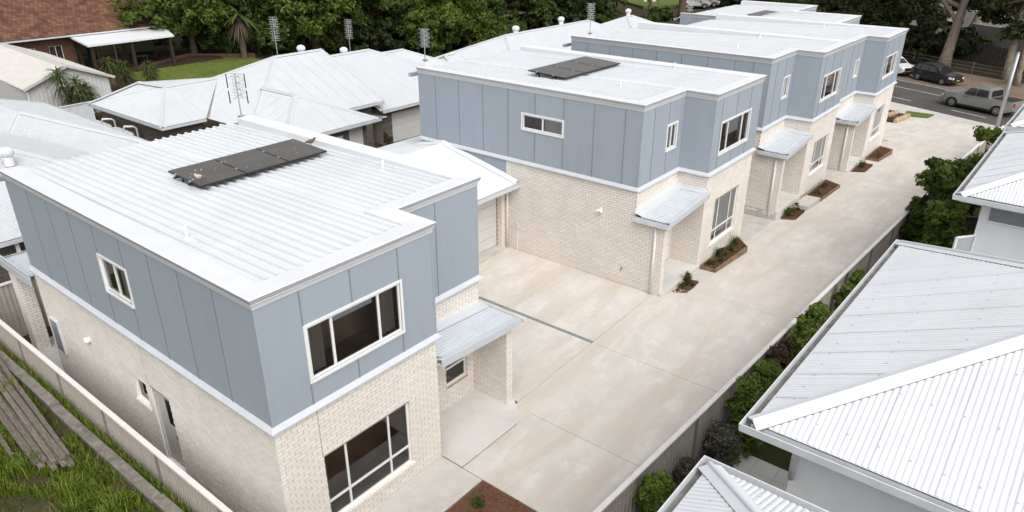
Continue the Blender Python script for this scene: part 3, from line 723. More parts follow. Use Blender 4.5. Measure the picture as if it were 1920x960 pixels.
mb = MB(); W.pbox(mb, YB1-10.41, YB1-10.01, 1.03, 1.85, 0.0605, 0.066); W.pbox(mb, YB1-10.41, YB1-10.01, 1.88, 1.96, 0.0605, 0.068); mb.build('meter_door', 'steel_grey', mbx)
mb = MB(); c0 = W.pt(YB1-8.02, 2.2, 0)
mb.tube([c0+W.n*0.004, c0+W.n*0.05], 0.085, 12); mb.tube([c0+W.n*0.05, c0+W.n*0.10, c0+W.n*0.14], [0.10, 0.09, 0.03], 12); mb.build('wall_light', 'trim_white', T1, smooth=True)
mb = MB(); q = L1[1]; q.pbox(mb, 0.93, 0.945, 2.14, 3.3, 0.0005, 0.0068); mb.build('control_joint', 'mortar', T1); mb = MB(); q = L1[0]; q.pbox(mb, YB1-5.08, YB1-5.065, 2.12, 3.3, 0.0005, 0.0068); mb.build('control_joint', 'mortar', T1)
window(L1[3], M1_PORCH[0], T1, (), 0.7, False)
# rear porch roof and brick pillar
mb = MB(); roof_sheet(mb, [(-0.05, 10.98, 3.06), (5, 10.98, 3.06), (5, 13.1, 2.92), (-0.05, 13.1, 2.92)], 0.076, 0.029, 0.018, along=(0, 1, -0.07)); mb.build('rear_porch_roof', 'canopy_steel', T1)
mb = MB(); sweep(mb, [(5, 13.1), (-0.08, 13.1), (-0.08, 10.95)][::-1][::-1], [(0, 2.75), (0.03, 2.75), (0.03, 2.98), (0, 2.98)]); mb.box(-0.10, 10.98, 2.86, -0.06, 13.1, 3.10); mb.build('rear_porch_fascia', 'canopy_steel', T1)
PW = [Wall((0.0, 13.0), (0.0, 12.55), -0.1, 2.85), Wall((0.0, 12.55), (0.36, 12.55), -0.1, 2.85), Wall((0.36, 12.55), (0.36, 13.0), -0.1, 2.85), Wall((0.36, 13.0), (0.0, 13.0), -0.1, 2.85)]
mb = MB()
for q in PW: q.slab(mb, 0.02)
pil = mb.build('porch_pillar', 'mortar', T1); brickwork(PW[:2], pil, 0)
mb = MB(); mb.box(-0.1, 10.77, -0.1, 5, 13.2, 0.02); mb.build('rear_porch_slab', 'concrete_pale', T1)
# porch slab of the nearest townhouse
def slab_poly(name, poly, z0, z1, m, parent=None):
    mb = MB(); n = len(poly); T = [(p[0], p[1], z1) for p in poly]; B = [(p[0], p[1], z0) for p in poly]
    mb.face(T); 
    for i in range(n): mb.face([B[i], B[(i+1) % n], T[(i+1) % n], T[i]])
    return mb.build(name, m, parent)
slab_poly('porch_slab', [(4.21, 1.16), (4.21, -0.66), (6.42, -0.66), (7.06, 0.02), (6.97, 1.16)], -0.1, 0.022, 'concrete_pale', T1)
struct(slab_poly('path', [(-3, -0.02), (-3, -1.3), (4.18, -1.3), (4.18, -0.02)], -0.08, 0.004, 'concrete_grey'))
# second townhouse: wall fittings and garage
W = L2[0]; LO = 6.02
fl = MB(); c0 = W.pt(LO-1.89, 2.93, 0.006)
fl.tube([c0, c0+W.n*0.05], 0.05, 10); 
for sgn in (-1, 1):
    a0 = c0+W.n*0.06; a1 = a0+W.n*0.10+W.d*sgn*0.10+Vector((0, 0, -0.08)); fl.tube([a0, a1], [0.03, 0.055], 10)
fl.build('floodlight', 'trim_white', T2, smooth=True)
tp = MB(); c0 = W.pt(LO-0.94, 1.0, 0.006); tp.tube([c0, c0+W.n*0.09], 0.015, 6); tp.tube([c0+W.n*0.08, c0+W.n*0.11+Vector((0, 0, -0.07))], 0.014, 6); tp.tube([c0+W.n*0.06+Vector((0, 0, 0.04))-W.d*0.04, c0+W.n*0.06+Vector((0, 0, 0.04))+W.d*0.04], 0.01, 6)
tp.build('garden_tap', 'bird_leg', T2)
mb = MB(); W.pbox(mb, LO-5.58, LO-5.42, 1.30, 1.52, 0.007, 0.07); mb.build('isolator_box', 'gutter_grey', T2)
mb = MB(); W.pbox(mb, LO-5.50, LO-5.46, 0.42, 1.16, 0.007, 0.035); mb.build('conduit', 'pipe_white', T2)
slab_poly('porch_slab', [(14.30, 0.6), (14.10, -0.55), (14.40, -0.66), (17.0, -0.60), (16.93, 0.6)], 0.1, 0.49, 'concrete_pale', T2)
# cladding below the garage roof line
WB_ = Wall((14.12, 10.37), (14.12, 6.02), 2.4, 3.83); mb = MB(); WB_.slab(mb); mb.build('wall_frame', 'joint_blue', T2); cladding(WB_, T2, [10.37-v for v in (9.47, 8.27, 7.1)])
slab_poly('stepping_slab', [(16.05, -.68), (15.98, -1.10), (17.02, -1.18), (17.0, -.66)], .1, .345, 'concrete_grey', T2)
# garage between the first two townhouses
G = thing('garage', 'cream garage with low corrugated gable roof linking the first two townhouses', 'garage', (10.5, 6.2, 0.4))
ze, zr_, ye, yr_, yk = 3.05, 3.87, 5.45, 9.10, 12.75
mb = MB(); roof_sheet(mb, [(7.0, ye, ze), (14.1, ye, ze), (14.1, yr_, zr_), (7.0, yr_, zr_)]); mb.build('roof', 'roof_white', G)
mb = MB(); roof_sheet(mb, [(7.0, yr_, zr_), (14.1, yr_, zr_), (14.1, yk, ze), (7.0, yk, ze)])
roof_sheet(mb, [(14.1, 10.62, zr_-0.345), (16.5, 10.62, zr_-0.345), (16.5, yk, ze), (14.1, yk, ze)]); mb.build('roof', 'roof_white', G)
mb = MB(); ridge_cap(mb, (7.0, yr_, zr_), (14.1, yr_, zr_)); mb.build('ridge_capping', 'roof_white', G)
mb = MB()
for (p, q) in (((14.085, ye, ze), (14.085, yr_, zr_)), ((14.085, yr_, zr_), (14.085, 10.5, zr_-0.32))):
    p, q = Vector(p), Vector(q); u = Vector((0, 0, 0.15)); s_ = Vector((-0.16, 0, 0.03)); mb.face([p+s_, q+s_, q+u, p+u])
mb.build('apron_flashing', 'roof_white', G)
mb = MB(); sweep(mb, [(7.0, ye+0.02), (14.13, ye+0.02)], [(0.0, ze-0.02), (0.01, ze-0.14), (0.11, ze-0.14), (0.13, ze), (0.115, ze), (0.10, ze-0.12), (0.02, ze-0.12)]); mb.build('gutter', 'gutter_grey', G)
mb = MB(); mb.box(7.0, ye+0.03, ze-0.17, 14.1, ye+0.06, ze-0.03); mb.box(7.0, ye+0.06, ze-0.17, 14.1, 6.18, ze-0.155); mb.build('fascia', 'trim_white', G)
GW = [Wall((7.0, 6.2), (14.1, 6.2), 0.1, 2.88, [(0.5, 3.2, 0.3, 2.62), (4.1, 6.80, 0.3, 2.62)])]
mb = MB(); GW[0].slab(mb); gw = mb.build('front_wall', 'mortar', G); brickwork(GW, gw, 0)
for (a, b) in ((0.5, 3.2), (4.1, 6.80)):
    dm = None
    for k in range(5):
        mb = MB(); z0 = 0.47+k*0.43; GW[0].pbox(mb, a+0.01, b-0.01, z0+0.006, z0+0.424, -0.08, -0.05)
        if k == 0: dm = mb.build('garage_door', 'garage_cream', G)
        else: mb.build('door_panel', 'garage_cream', dm)
mb = MB(); mb.box(7.4, 5.85, 0.2, 13.9, 6.3, 0.455); mb.build('threshold', 'concrete_grey', G)
PWs = [Wall((13.85, 6.18), (13.85, 6.02), 0.2, 2.88), Wall((13.85, 6.02), (14.11, 6.02), 0.2, 2.88)]
mb = MB(); [q.slab(mb, 0.02) for q in PWs]; pr_ = mb.build('pier', 'mortar', G); brickwork(PWs, pr_, 0)
mb = MB(); mb.tube([(14.02, 5.9, ze-0.16), (14.02, 5.9, 0.36)], 0.042, 8); mb.tube([(14.02, 5.55, ze-0.1), (14.02, 5.9, ze-0.24)], 0.042, 8); mb.build('downpipe', 'pipe_white', G, smooth=True)
# porch slabs, steps of the third and fourth
slab_poly('porch_slab', [(24.05, 0.3), (23.86, -0.86), (24.1, -0.95), (26.72, -0.92), (26.66, 0.3)], -0.1, 0.49, 'concrete_pale', T3)
slab_poly('porch_slab', [(32.9, -0.2), (32.73, -1.27), (33.0, -1.36), (35.66, -1.32), (35.6, -0.2)], -0.3, 0.12, 'concrete_pale', T4)
tag(slab_poly('step_block', [(25.75, -0.97), (25.85, -1.55), (27.35, -1.62), (27.3, -0.99)], -0.05, 0.30, 'concrete_grey'), 'square pale concrete step below the raised porch of the third townhouse', 'step')
sd_ = MB(); sd_.box(10.51, -0.2, 0.10, 10.62, 4.4, 0.217); dr = tag(sd_.build('strip_drain', 'drain_grey'), 'long dark strip drain set across the concrete courtyard beside the nearest townhouse', 'drain')
# solar panels
def solar(parent_label, x0, y0, z, n, w, l, tilt, label, group=None, along='x'):
    for k in range(n):
        lx = x0+k*(w+0.02)
        z0 = z; z1 = z+math.tan(tilt)*l
        T = thing('solar_panel', label[k], 'solar panel', (lx, y0, z), 'solar panels on the townhouse roofs')
        mb = MB(); mb.hexa([(lx, y0, z0), (lx+w, y0, z0), (lx+w, y0+l, z1), (lx, y0+l, z1), (lx, y0, z0+0.04), (lx+w, y0, z0+0.04), (lx+w, y0+l, z1+0.04), (lx, y0+l, z1+0.04)]); mb.build('frame', 'solar_frame', T)
        e = 0.012; q = lambda x, y: (x, y, z0+(z1-z0)*(y-y0)/l+0.043)
        MB().face([q(lx+e, y0+e), q(lx+w-e, y0+e), q(lx+w-e, y0+l-e), q(lx+e, y0+l-e)]).build('glass_face', 'solar', T)
        for yy in (y0+0.3*l, y0+0.75*l):
            mb = MB(); zz = z0+(z1-z0)*(yy-y0)/l
            mb.bar((lx-0.06, yy, zz-0.03), (lx+w+0.06, yy, zz-0.03), 0.04, 0.05); mb.bar((lx+0.15, yy, zz-0.03), (lx+0.15, yy, z-0.20), 0.04, 0.03); mb.bar((lx+w-0.15, yy, zz-0.03), (lx+w-0.15, yy, z-0.20), 0.04, 0.03); mb.build('rail', 'solar_frame', T)
            mb = MB(); mb.box(lx-0.035, yy-0.025, zz+0.03, lx+0.015, yy+0.025, zz+0.055); mb.build('clamp', 'aluminium', T)
solar('', 2.38, 5.65, 6.09, 3, 1.20, 1.45, 0.05, ['left solar panel of the nearest roof, a bird standing on it', 'middle solar panel of the three on the nearest roof', 'right solar panel of the three on the nearest roof'])
solar('', 15.85, 4.75, 6.62, 3, 1.25, 1.65, 0.05, ['left third of the dark solar array on the second townhouse roof', 'middle third of the dark solar array on the second townhouse roof', 'right third of the dark solar array on the second townhouse roof'])
solar('', 46.6, 8.85, 5.55, 3, 1.13, 1.6, 0.05, ['left panel of the tiny solar array on the farthest townhouse roof', 'middle panel of the tiny solar array on the farthest townhouse roof', 'right panel of the tiny solar array on the farthest townhouse roof'])
def gutter_path(parent, pts, ze, name='gutter', w=0.115):
    mb = MB(); sweep(mb, pts, [(0.0, ze-0.02), (0.0, ze-0.125), (w, ze-0.125), (w+0.012, ze-0.002), (w-0.006, ze-0.002), (w-0.012, ze-0.105)])
    o = mb.build(name, 'gutter_grey', parent)
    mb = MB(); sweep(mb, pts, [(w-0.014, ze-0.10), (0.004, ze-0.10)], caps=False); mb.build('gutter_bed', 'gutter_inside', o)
    return o
def hip_roof(parent, faces, caps, matname, gut=None, ze=None, pitch=0.076, capw=0.30, screws=False, tf=0.45, hh=0.018):
    sc_ = MB()
    for f in faces:
        mb = MB(); roof_sheet(mb, f, pitch, pitch*0.47, hh, tf=tf); mb.build('roof', matname, parent)
        P, n = plane_dirs(f); dn = Vector((n.x, n.y, 0)); dn = (dn-n*dn.dot(n)).normalized(); sd2 = n.cross(dn); o = P[0]
        S = [(p-o).dot(sd2) for p in P]; T = [(p-o).dot(dn) for p in P]; test = inpoly(list(zip(S, T)))
        lp = MB(); k = math.ceil(min(S)/.762)
        while k*.762 < max(S)-.05:                       # side laps of the sheets
            s = k*.762+.03; cr = []
            for i in range(len(P)):
                j = (i+1) % len(P)
                if (S[i] <= s) != (S[j] <= s): cr.append(T[i]+(T[j]-T[i])*(s-S[i])/(S[j]-S[i]))
            if len(cr) >= 2 and max(cr)-min(cr) > .3:
                a_, b_ = o+sd2*s+dn*(min(cr)+.1)+n*(hh+.0025), o+sd2*s+dn*(max(cr)-.05)+n*(hh+.0025)
                lp.face([a_-sd2*.007, b_-sd2*.007, b_+sd2*.007, a_+sd2*.007])
            k += 1
        if lp.f: lp.build('sheet_laps', 'lap_line', parent, kind='stuff')
        s = min(S)
        while screws and s < max(S):
            t = max(T)-0.35
            while t > min(T):
                ss = round(s/pitch)*pitch
                if test(ss, t):
                    c = o+sd2*ss+dn*(t+random.uniform(-.02, .02))+n*0.02; sc_.face([c-sd2*.013-dn*.013, c+sd2*.013-dn*.013, c+sd2*.013+dn*.013, c-sd2*.013+dn*.013])
                t -= 0.9
            s += pitch*5
    if sc_.f: sc_.build('roof_screws', 'screw_grey', parent, kind='stuff')
    mb = MB()
    for p, q in caps: ridge_cap(mb, p, q, capw, gap=1)
    mb.build('ridge_capping', [matname, 'cap_gap_shade'], parent)
    if gut: gutter_path(parent, gut, ze)
def walls(parent, path, z0, z1, matname, holes=None, brick=None, name='wall', closed=False):
    holes = holes or {}; WL = [Wall(path[i], path[i+1], z0, z1, holes.get(i, [])) for i in range(len(path)-1)]
    mb = MB()
    for q in WL: q.slab(mb, 0.11)
    o = mb.build(name, matname, parent)
    if brick is not None: brickwork([WL[i] for i in brick], o, 0, mat_='brick_dark')
    return WL
# ------------------------------------------------------------------ villas behind the townhouses (left)
V = thing('villa', 'white-roofed villa at the left edge behind the nearest townhouse, spinning ventilator on its roof', 'house', (2.6, 15.7, 0))
E = 2.65
hip_roof(V, [[(9.1, 34.3, E), (8.9, 22.2, E), (5.4, 26.3, 4.1), (5.4, 30.6, 4.1)],
             [(8.9, 22.2, E), (6.62, 22.2, E), (4.1, 24.8, 3.27), (5.4, 26.3, 4.1)],
             [(5.4, 26.3, 4.1), (2.6, 25.6, 4.43), (4.1, 24.8, 3.27)],
             [(6.6, 23.2, E), (6.6, 15.2, E), (2.6, 19.2, 4.43), (2.6, 25.6, 4.43)],
             [(6.6, 15.2, E), (-1.4, 15.2, E), (2.6, 19.2, 4.43)],
             [(-1.4, 15.2, E), (-1.4, 30, E), (2.6, 26, 4.43), (2.6, 19.2, 4.43)],
             [(2.6, 25.6, 4.43), (5.4, 26.3, 4.1), (5.4, 30.6, 4.1), (2.6, 31, 4.43)]],
         [((5.4, 26.3, 4.1), (8.9, 22.2, E)), ((5.4, 26.3, 4.1), (4.1, 24.8, 3.27)), ((5.4, 26.3, 4.1), (5.4, 30.6, 4.1)), ((2.6, 25.6, 4.43), (2.6, 19.2, 4.43)), ((2.6, 19.2, 4.43), (6.6, 15.2, E)), ((2.6, 19.2, 4.43), (-1.4, 15.2, E)), ((5.4, 30.6, 4.1), (9.1, 34.3, E))],
         'villa_roof', [(-1.4, 15.2), (6.6, 15.2), (6.6, 23.0)], E)
gutter_path(V, [(8.9, 22.2), (9.1, 34.3)], E)
walls(V, [(-0.9, 20), (-0.9, 15.75), (6.1, 15.75), (6.1, 22.8), (8.4, 22.8), (8.5, 33.8)], -0.1, 2.5, 'mortar_dark', brick=[1])
mb = MB(); mb.box(0.95, 15.3, -0.1, 1.05, 15.4, 2.5); mb.build('verandah_post', 'trim_white', V)
V1 = thing('villa', 'white hip-roofed dark brick villa with a gable end, behind the solar panels', 'house', (15.5, 18.2, 0))
hip_roof(V1, [[(12.9, 20.4, E), (21, 20.4, E), (21, 25.4, 4.9), (17.9, 25.4, 4.9)], [(12.9, 30.4, E), (12.9, 20.4, E), (17.9, 25.4, 4.9)], [(21, 30.4, E), (12.9, 30.4, E), (17.9, 25.4, 4.9), (21, 25.4, 4.9)],
              [(12.7, 17.7, E), (18.3, 17.7, E), (15.5, 20.5, 3.9)], [(18.3, 17.7, E), (18.3, 20.6, E), (15.55, 23.3, 3.92), (15.5, 20.5, 3.9)], [(12.7, 20.5, E), (12.7, 17.7, E), (15.5, 20.5, 3.9), (15.5, 23.2, 3.9)],
              [(10.6, 32.3, E), (10.6, 24.4, E), (12.6, 27.5, 3.87), (12.3, 29.6, 3.87)], [(10.6, 24.4, E), (12.95, 24.4, E), (15.7, 27.5, 3.87), (12.6, 27.5, 3.87)], [(12.3, 29.6, 3.87), (10.6, 32.3, E), (16, 32.3, E)], [(12.3, 29.6, 3.87), (16, 32.3, E), (15.7, 27.5, 3.87)], [(12.6, 27.5, 3.87), (12.3, 29.6, 3.87), (15.7, 27.5, 3.87)]],
         [((17.9, 25.4, 4.9), (21, 25.4, 4.9)), ((17.9, 25.4, 4.9), (15.6, 23.1, 3.86)), ((17.9, 25.4, 4.9), (12.9, 30.4, E)), ((15.5, 20.5, 3.9), (18.3, 17.7, E)), ((15.5, 20.5, 3.9), (12.7, 17.7, E)), ((15.5, 20.5, 3.9), (15.5, 23.2, 3.9)),
          ((10.6, 24.4, E), (12.6, 27.5, 3.87)), ((12.6, 27.5, 3.87), (15.7, 27.5, 3.87)), ((12.6, 27.5, 3.87), (12.3, 29.6, 3.87)), ((12.3, 29.6, 3.87), (10.6, 32.3, E)), ((21, 20.4, E+0.03), (21, 25.4, 4.93))],
         'villa_roof', [(10.6, 32.3), (10.6, 24.4), (12.8, 24.4)], E)
gutter_path(V1, [(12.7, 17.7), (18.3, 17.7), (18.3, 20.3)], E); gutter_path(V1, [(18.4, 20.4), (21.05, 20.4)], E)
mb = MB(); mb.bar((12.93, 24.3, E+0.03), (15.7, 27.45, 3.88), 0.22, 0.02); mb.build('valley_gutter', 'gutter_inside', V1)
walls(V1, [(11.0, 32), (11.0, 24.9), (12.9, 24.9)], -0.1, 2.52, 'mortar_dark', brick=[0, 1])
VW = walls(V1, [(13.2, 18.2), (17.9, 18.2), (17.9, 20.9), (20.6, 20.9), (20.6, 25)], -0.1, 2.52, 'mortar_dark', holes={0: [(2.3, 3.2, 0.0, 2.1), (3.55, 4.45, 0.0, 2.35)], 2: [(0.3, 1.6, 0.0, 2.3)]}, brick=[0, 1, 2])
mb = MB(); VW[0].pbox(mb, 2.3, 3.2, 0.0, 2.1, -0.08, -0.04); mb.build('door', 'door_white', V1); mb = MB(); VW[0].pbox(mb, 3.55, 4.45, 0, 2.35, -0.08, -0.03); mb.build('garage_door', 'garage_cream', V1)
mb = MB(); VW[2].pbox(mb, 0.3, 1.6, 0, 2.3, -0.08, -0.03); mb.build('door', 'garage_cream', V1)
E2 = 2.1
V2 = thing('villa', 'white-roofed villa with a wide cream garage door and dark brick piers', 'house', (24, 20.9, -0.5))
hip_roof(V2, [[(20.95, 20.4, E2), (30.5, 20.4, E2), (25.0, 25.9, 4.35), (20.95, 25.9, 4.35)], [(30.5, 20.4, E2), (30.5, 31.4, E2), (25.0, 25.9, 4.35)], [(30.5, 31.4, E2), (20.95, 31.4, E2), (20.95, 25.9, 4.35), (25.0, 25.9, 4.35)]],
         [((20.95, 25.9, 4.35), (25, 25.9, 4.35)), ((25, 25.9, 4.35), (30.5, 20.4, E2)), ((20.98, 20.4, E2+.03), (20.98, 25.9, 4.37))], 'villa_roof', [(20.95, 20.4), (30.5, 20.4)], E2)
VW = walls(V2, [(21.3, 30), (21.3, 20.9), (30, 20.9)], -0.8, 1.98, 'mortar_dark', holes={1: [(0.75, 3.5, -0.6, 1.7)]}, brick=[1])
dm = None
for k in range(6):
    mb = MB(); VW[1].pbox(mb, 0.76, 3.49, -0.6+k*0.385, -0.6+k*0.385+0.375, -0.08, -0.04)
    if dm is None: dm = mb.build('garage_door', 'garage_cream', V2)
    else: mb.build('door_panel', 'garage_cream', dm)
mb = MB(); mb.box(20.96, 20.42, 1.7, 21.28, 26, 1.74); mb.build('soffit', 'trim_white', V2)
def simple_villa(label, x0, x1, yfr, yrd, ze, zr_, xa, xb):
    T = thing('villa', label, 'house', ((x0+x1)/2, yfr, ze-2.65))
    yk = 2*yrd-yfr
    hip_roof(T, [[(x0, yfr, ze), (x1, yfr, ze), (xb, yrd, zr_), (xa, yrd, zr_)], [(x1, yfr, ze), (x1, yk, ze), (xb, yrd, zr_)], [(x1, yk, ze), (x0, yk, ze), (xa, yrd, zr_), (xb, yrd, zr_)], [(x0, yk, ze), (x0, yfr, ze), (xa, yrd, zr_)]],
             [((xa, yrd, zr_), (xb, yrd, zr_)), ((xb, yrd, zr_), (x1, yfr, ze)), ((xa, yrd, zr_), (x0, yfr, ze)), ((xa, yrd, zr_), (x0, yk, ze))], 'villa_roof', [(x0, yfr), (x1, yfr)], ze, 0.1)
    walls(T, [(x0+.5, yk-.5), (x0+.5, yfr+.5), (x1-.5, yfr+.5)], ze-3, ze-.13, 'brick_dark')
    return T
simple_villa('small white hip roof peeking out left of the antenna on the second townhouse', 25.2, 33.6, 21.2, 26.4, 1.7, 3.9, 26.0, 28.3)
simple_villa('sliver of white villa roof right behind the antenna of the second townhouse', 31.0, 36.0, 22.5, 26.2, 1.3, 3.05, 32.2, 33.0)
simple_villa('long white villa roof carrying two round ventilators behind the second townhouse', 31.8, 53.5, 18.8, 25.2, 1.25, 3.9, 37.6, 48.9)
simple_villa('white villa roof with one ventilator at its peak behind the third townhouse', 48.5, 62, 19, 25.3, 1.0, 3.6, 55.5, 56.5)

def ventilator(p, label, r=0.19):
    T = thing('roof_ventilator', label, 'ventilator', p, 'round ventilators on the white roofs')
    mb = MB(); mb.lathe(p, [(r*0.82, -0.25), (r*0.8, 0.06), (r*0.85, 0.07)], 16); mb.build('collar', 'trim_white', T)
    q = (p[0], p[1], p[2]+0.07)
    mb = MB(); mb.lathe(q, [(r*0.85, 0), (r*1.12, r*0.35), (r*1.22, r*0.75), (r*1.12, r*1.15), (r*0.8, r*1.5), (r*0.35, r*1.66)], 32, flute=0.09); mb.build('vane_dome', 'cap_white', T)
ventilator((2.27, 18.24, 4.35), 'pleated ventilator at the far left beside the roof corner of the nearest townhouse', 0.19)
ventilator((19.93, 25.76, 4.85), 'round ventilator on the gable-ended villa ridge, left of the two side by side', 0.20)
ventilator((23.23, 26.11, 4.30), 'round ventilator on the ridge of the villa with the garage door', 0.20)
ventilator((39.73, 25.86, 3.85), 'left one of two ventilators on the long white villa roof', 0.24)
ventilator((46.60, 26.43, 3.85), 'right one of two ventilators on the long white villa roof', 0.24)
ventilator((57.37, 26.23, 3.60), 'lone ventilator at the roof peak behind the third townhouse', 0.24)

def antenna(p, label, h_=1.6, w_=0.5, rows=10, black=True, spin=0.6):
    T = thing('tv_antenna', label, 'antenna', p, 'television antennas on the roofs')
    x, y, z = p; c, s_ = math.cos(spin), math.sin(spin)
    mb = MB(); mb.tube([(x, y, z-0.1), (x, y, z+h_)], 0.02, 6); mb.box(x-0.08, y-0.08, z-0.05, x+0.08, y+0.08, z+0.02); mb.build('mast', 'steel_grey', T)
    mb = MB(); t0 = z+h_*0.42
    for k in range(rows):
        zz = t0+(z+h_-t0)*k/(rows-1); mb.tube([(x-c*w_/2*(1 if k % 2 else .8), y-s_*w_/2*(1 if k % 2 else .8), zz), (x+c*w_/2*(.85 if k % 3 else 1), y+s_*w_/2*(.85 if k % 3 else 1), zz)], 0.0075, 4)
    for e in (-0.22, 0.22): mb.tube([(x+c*w_*e, y+s_*w_*e, t0), (x+c*w_*e, y+s_*w_*e, z+h_)], 0.008, 4)
    mb.build('grid', 'aluminium', T)
    mb = MB()
    for k in range(4):
        zz = t0+(z+h_-t0)*(k+0.5)/4
        for sg in (-1, 1):
            for dz in (-0.08, 0.08): mb.tube([(x, y, zz), (x+c*sg*0.16-s_*0.12, y+s_*sg*0.16+c*0.12-0.1, zz+dz)], 0.008, 4)
    mb.build('dipoles', 'steel_grey', T)
    if black:
        for sg in (-1, 1):
            for (f0, f1) in ((0.30, 0.60), (0.66, 0.99)):
                mb = MB(); mb.tube([(x+c*sg*w_*0.62, y+s_*sg*w_*0.62, z+h_*f0), (x+c*sg*w_*0.62, y+s_*sg*w_*0.62, z+h_*f1)], 0.017, 6); mb.build('black_rod', 'black_plastic', T)
antenna((6.95, 11.15, 6.02), 'large antenna with black side rods at the rear corner of the nearest roof', 1.35, 0.46, 9, True, -0.9)
antenna((16.58, 12.44, 6.35), 'antenna with crossed arms on the rear edge of the second townhouse roof', 1.25, 0.42, 10, True, -0.9)
antenna((18.15, 25.46, 4.85), 'slim comb antenna on the left villa ridge before the trees', 2.1, 0.55, 11, False, -0.9)
antenna((23.98, 26.42, 4.30), 'slim comb antenna behind the middle villa ridge', 1.9, 0.5, 11, False, -0.9)
antenna((28.54, 11.93, 6.20), 'comb antenna standing at the rear of the third townhouse roof', 1.5, 0.45, 10, False, -0.9)
antenna((38.68, 11.11, 5.90), 'small comb antenna at the rear of the fourth townhouse roof', 1.5, 0.45, 10, False, -0.9)

# rain tanks between the villas
for k, (yy, lb) in enumerate(((28.6, 'slim white rainwater tank nearest the white elbow pipe, between two villas'), (31.0, 'slim white rainwater tank farther back beside the dark brick wall'))):
    T = thing('rain_tank', lb, 'water tank', (10.3, yy, 0), 'rain tanks between the villas')
    mb = MB(); L_, R_x = 0.75, 0.36; ring = []
    for j in range(20):
        t = 2*math.pi*j/20; ring.append((10.3+R_x*math.cos(t), yy+math.sin(t)*R_x+(L_ if math.sin(t) >= 0 else -L_)))
    for (r0, z0, r1, z1) in ((1, 0, 1, 1.75), (1, 1.75, 0.86, 1.84)):
        for j in range(20):
            a, b = ring[j], ring[(j+1) % 20]; f = lambda p, r: (10.3+(p[0]-10.3)*r, yy+(p[1]-yy)*r)
            mb.face([(*f(a, r0), z0), (*f(b, r0), z0), (*f(b, r1), z1), (*f(a, r1), z1)])
    mb.face([(10.3+(p[0]-10.3)*.86, yy+(p[1]-yy)*.86, 1.84) for p in ring]); mb.build('shell', 'tank_white', T)
    mb = MB(); mb.lathe((10.3, yy-0.5, 1.84), [(0.22, 0), (0.22, 0.05), (0.17, 0.05)], 14); mb.build('strainer_rim', 'trim_white', T)
    mb = MB(); mb.lathe((10.3, yy-0.5, 1.845), [(0.17, 0), (0.16, 0.035)], 14); mb.build('strainer_mesh', 'black_plastic', T)
    mb = MB(); mb.tube([(10.75, yy-1.0, 1.0), (10.75, yy-1.0, 2.05), (10.65, yy-0.95, 2.15), (10.35, yy-0.6, 2.15), (10.3, yy-0.5, 1.95)], 0.05, 8); mb.build('inlet_pipe', 'pipe_white', T, smooth=True)

# ------------------------------------------------------------------ white two-storey neighbours beyond the boundary fence (right)
EZ = 5.5; PT = 0.44
def right_house(label, x0, x1, y0, y1, depth, hole=None, win=None):
    T = thing('rendered_house', label, 'house', ((x0+x1)/2, y0-1, 0), 'white rendered houses beyond the boundary fence')
    hw = (x1-x0)/2; xr = x0+hw; zr_ = EZ+hw*PT; ya = (y0+y1)/2-hw; yk = y0-depth
    A = (x0, y0, EZ); B = (x1, y1, EZ); C = (xr, ya, zr_); D = (xr, yk+hw, zr_); E_ = (x0, yk, EZ); F2 = (x1, yk, EZ)
    hip_roof(T, [[A, B, C], [E_, A, C, D], [B, F2, D, C], [F2, E_, D]], [(A, C), (B, C), (C, D), (D, E_), (D, F2)], 'roof_white', None, None, capw=0.31, screws=True, tf=0.35, hh=0.012)
    gutter_path(T, [(x1+0.01, yk), (x1+0.01, y1+0.01), (x0-0.01, y0+0.01), (x0-0.01, yk)], EZ)
    mb = MB(); sweep(mb, [(x1-0.02, yk), (x1-0.02, y1-0.02), (x0+0.02, y0-0.02), (x0+0.02, yk)], [(0.0, EZ-0.03), (0.0, EZ-0.19), (-0.5, EZ-0.19)], caps=False); mb.build('fascia', 'trim_white', T)
    i = 0.5
    WL = walls(T, [(x1-i, yk+i), (x1-i, y1-i), (x0+i, y0-i), (x0+i, yk+i)], -0.1, EZ-0.19, 'render_white', holes={2: [win]} if win else {})
    return T, WL
RA, WA = right_house('large white corrugated hip roof house filling the lower right, above the shrubs', 2.84, 10.75, -7.49, -7.62, 19)
RB, WB = right_house('white corrugated roof corner at the bottom edge beside the boundary fence', -6.3, 1.67, -7.40, -7.40, 19)
RC, WC = right_house('white rendered house with a dark upstairs window at the right edge', 14.94, 22.55, -8.04, -8.18, 19, win=(0.16, 2.3, 4.75, 5.2))
RD, WD = right_house('farthest white roof beyond the fence, at the right edge below the street', 23.6, 31.0, -8.12, -8.3, 19)
window(WC[2], WC[2].holes[0], RC, (0.5,), None, False, [(0.0, 0.5, 0.0, 'blind')])
mb = MB(); mb.tube([(3.28, -8.03, EZ-0.2), (3.28, -8.03, 4.5)], 0.05, 8); mb.build('downpipe', 'gutter_grey', RA, smooth=True)
# open casement on the corner of the house with the dark window
mb = MB()
P0 = Vector((15.43, -8.58, 3.2)); dx = Vector((-0.45, 0.35, 0)); hz = Vector((0, 0, 1.15))
for (a, b) in ((P0, P0+dx), (P0+dx, P0+dx+hz), (P0+dx+hz, P0+hz), (P0+hz, P0)): mb.bar(a, b, 0.06, 0.05, up=(0.3, 0.4, 0.8))
cw = mb.build('open_casement', 'trim_white', RC); MB().face([P0, P0+dx, P0+dx+hz, P0+hz]).build('pane', 'glass', cw)
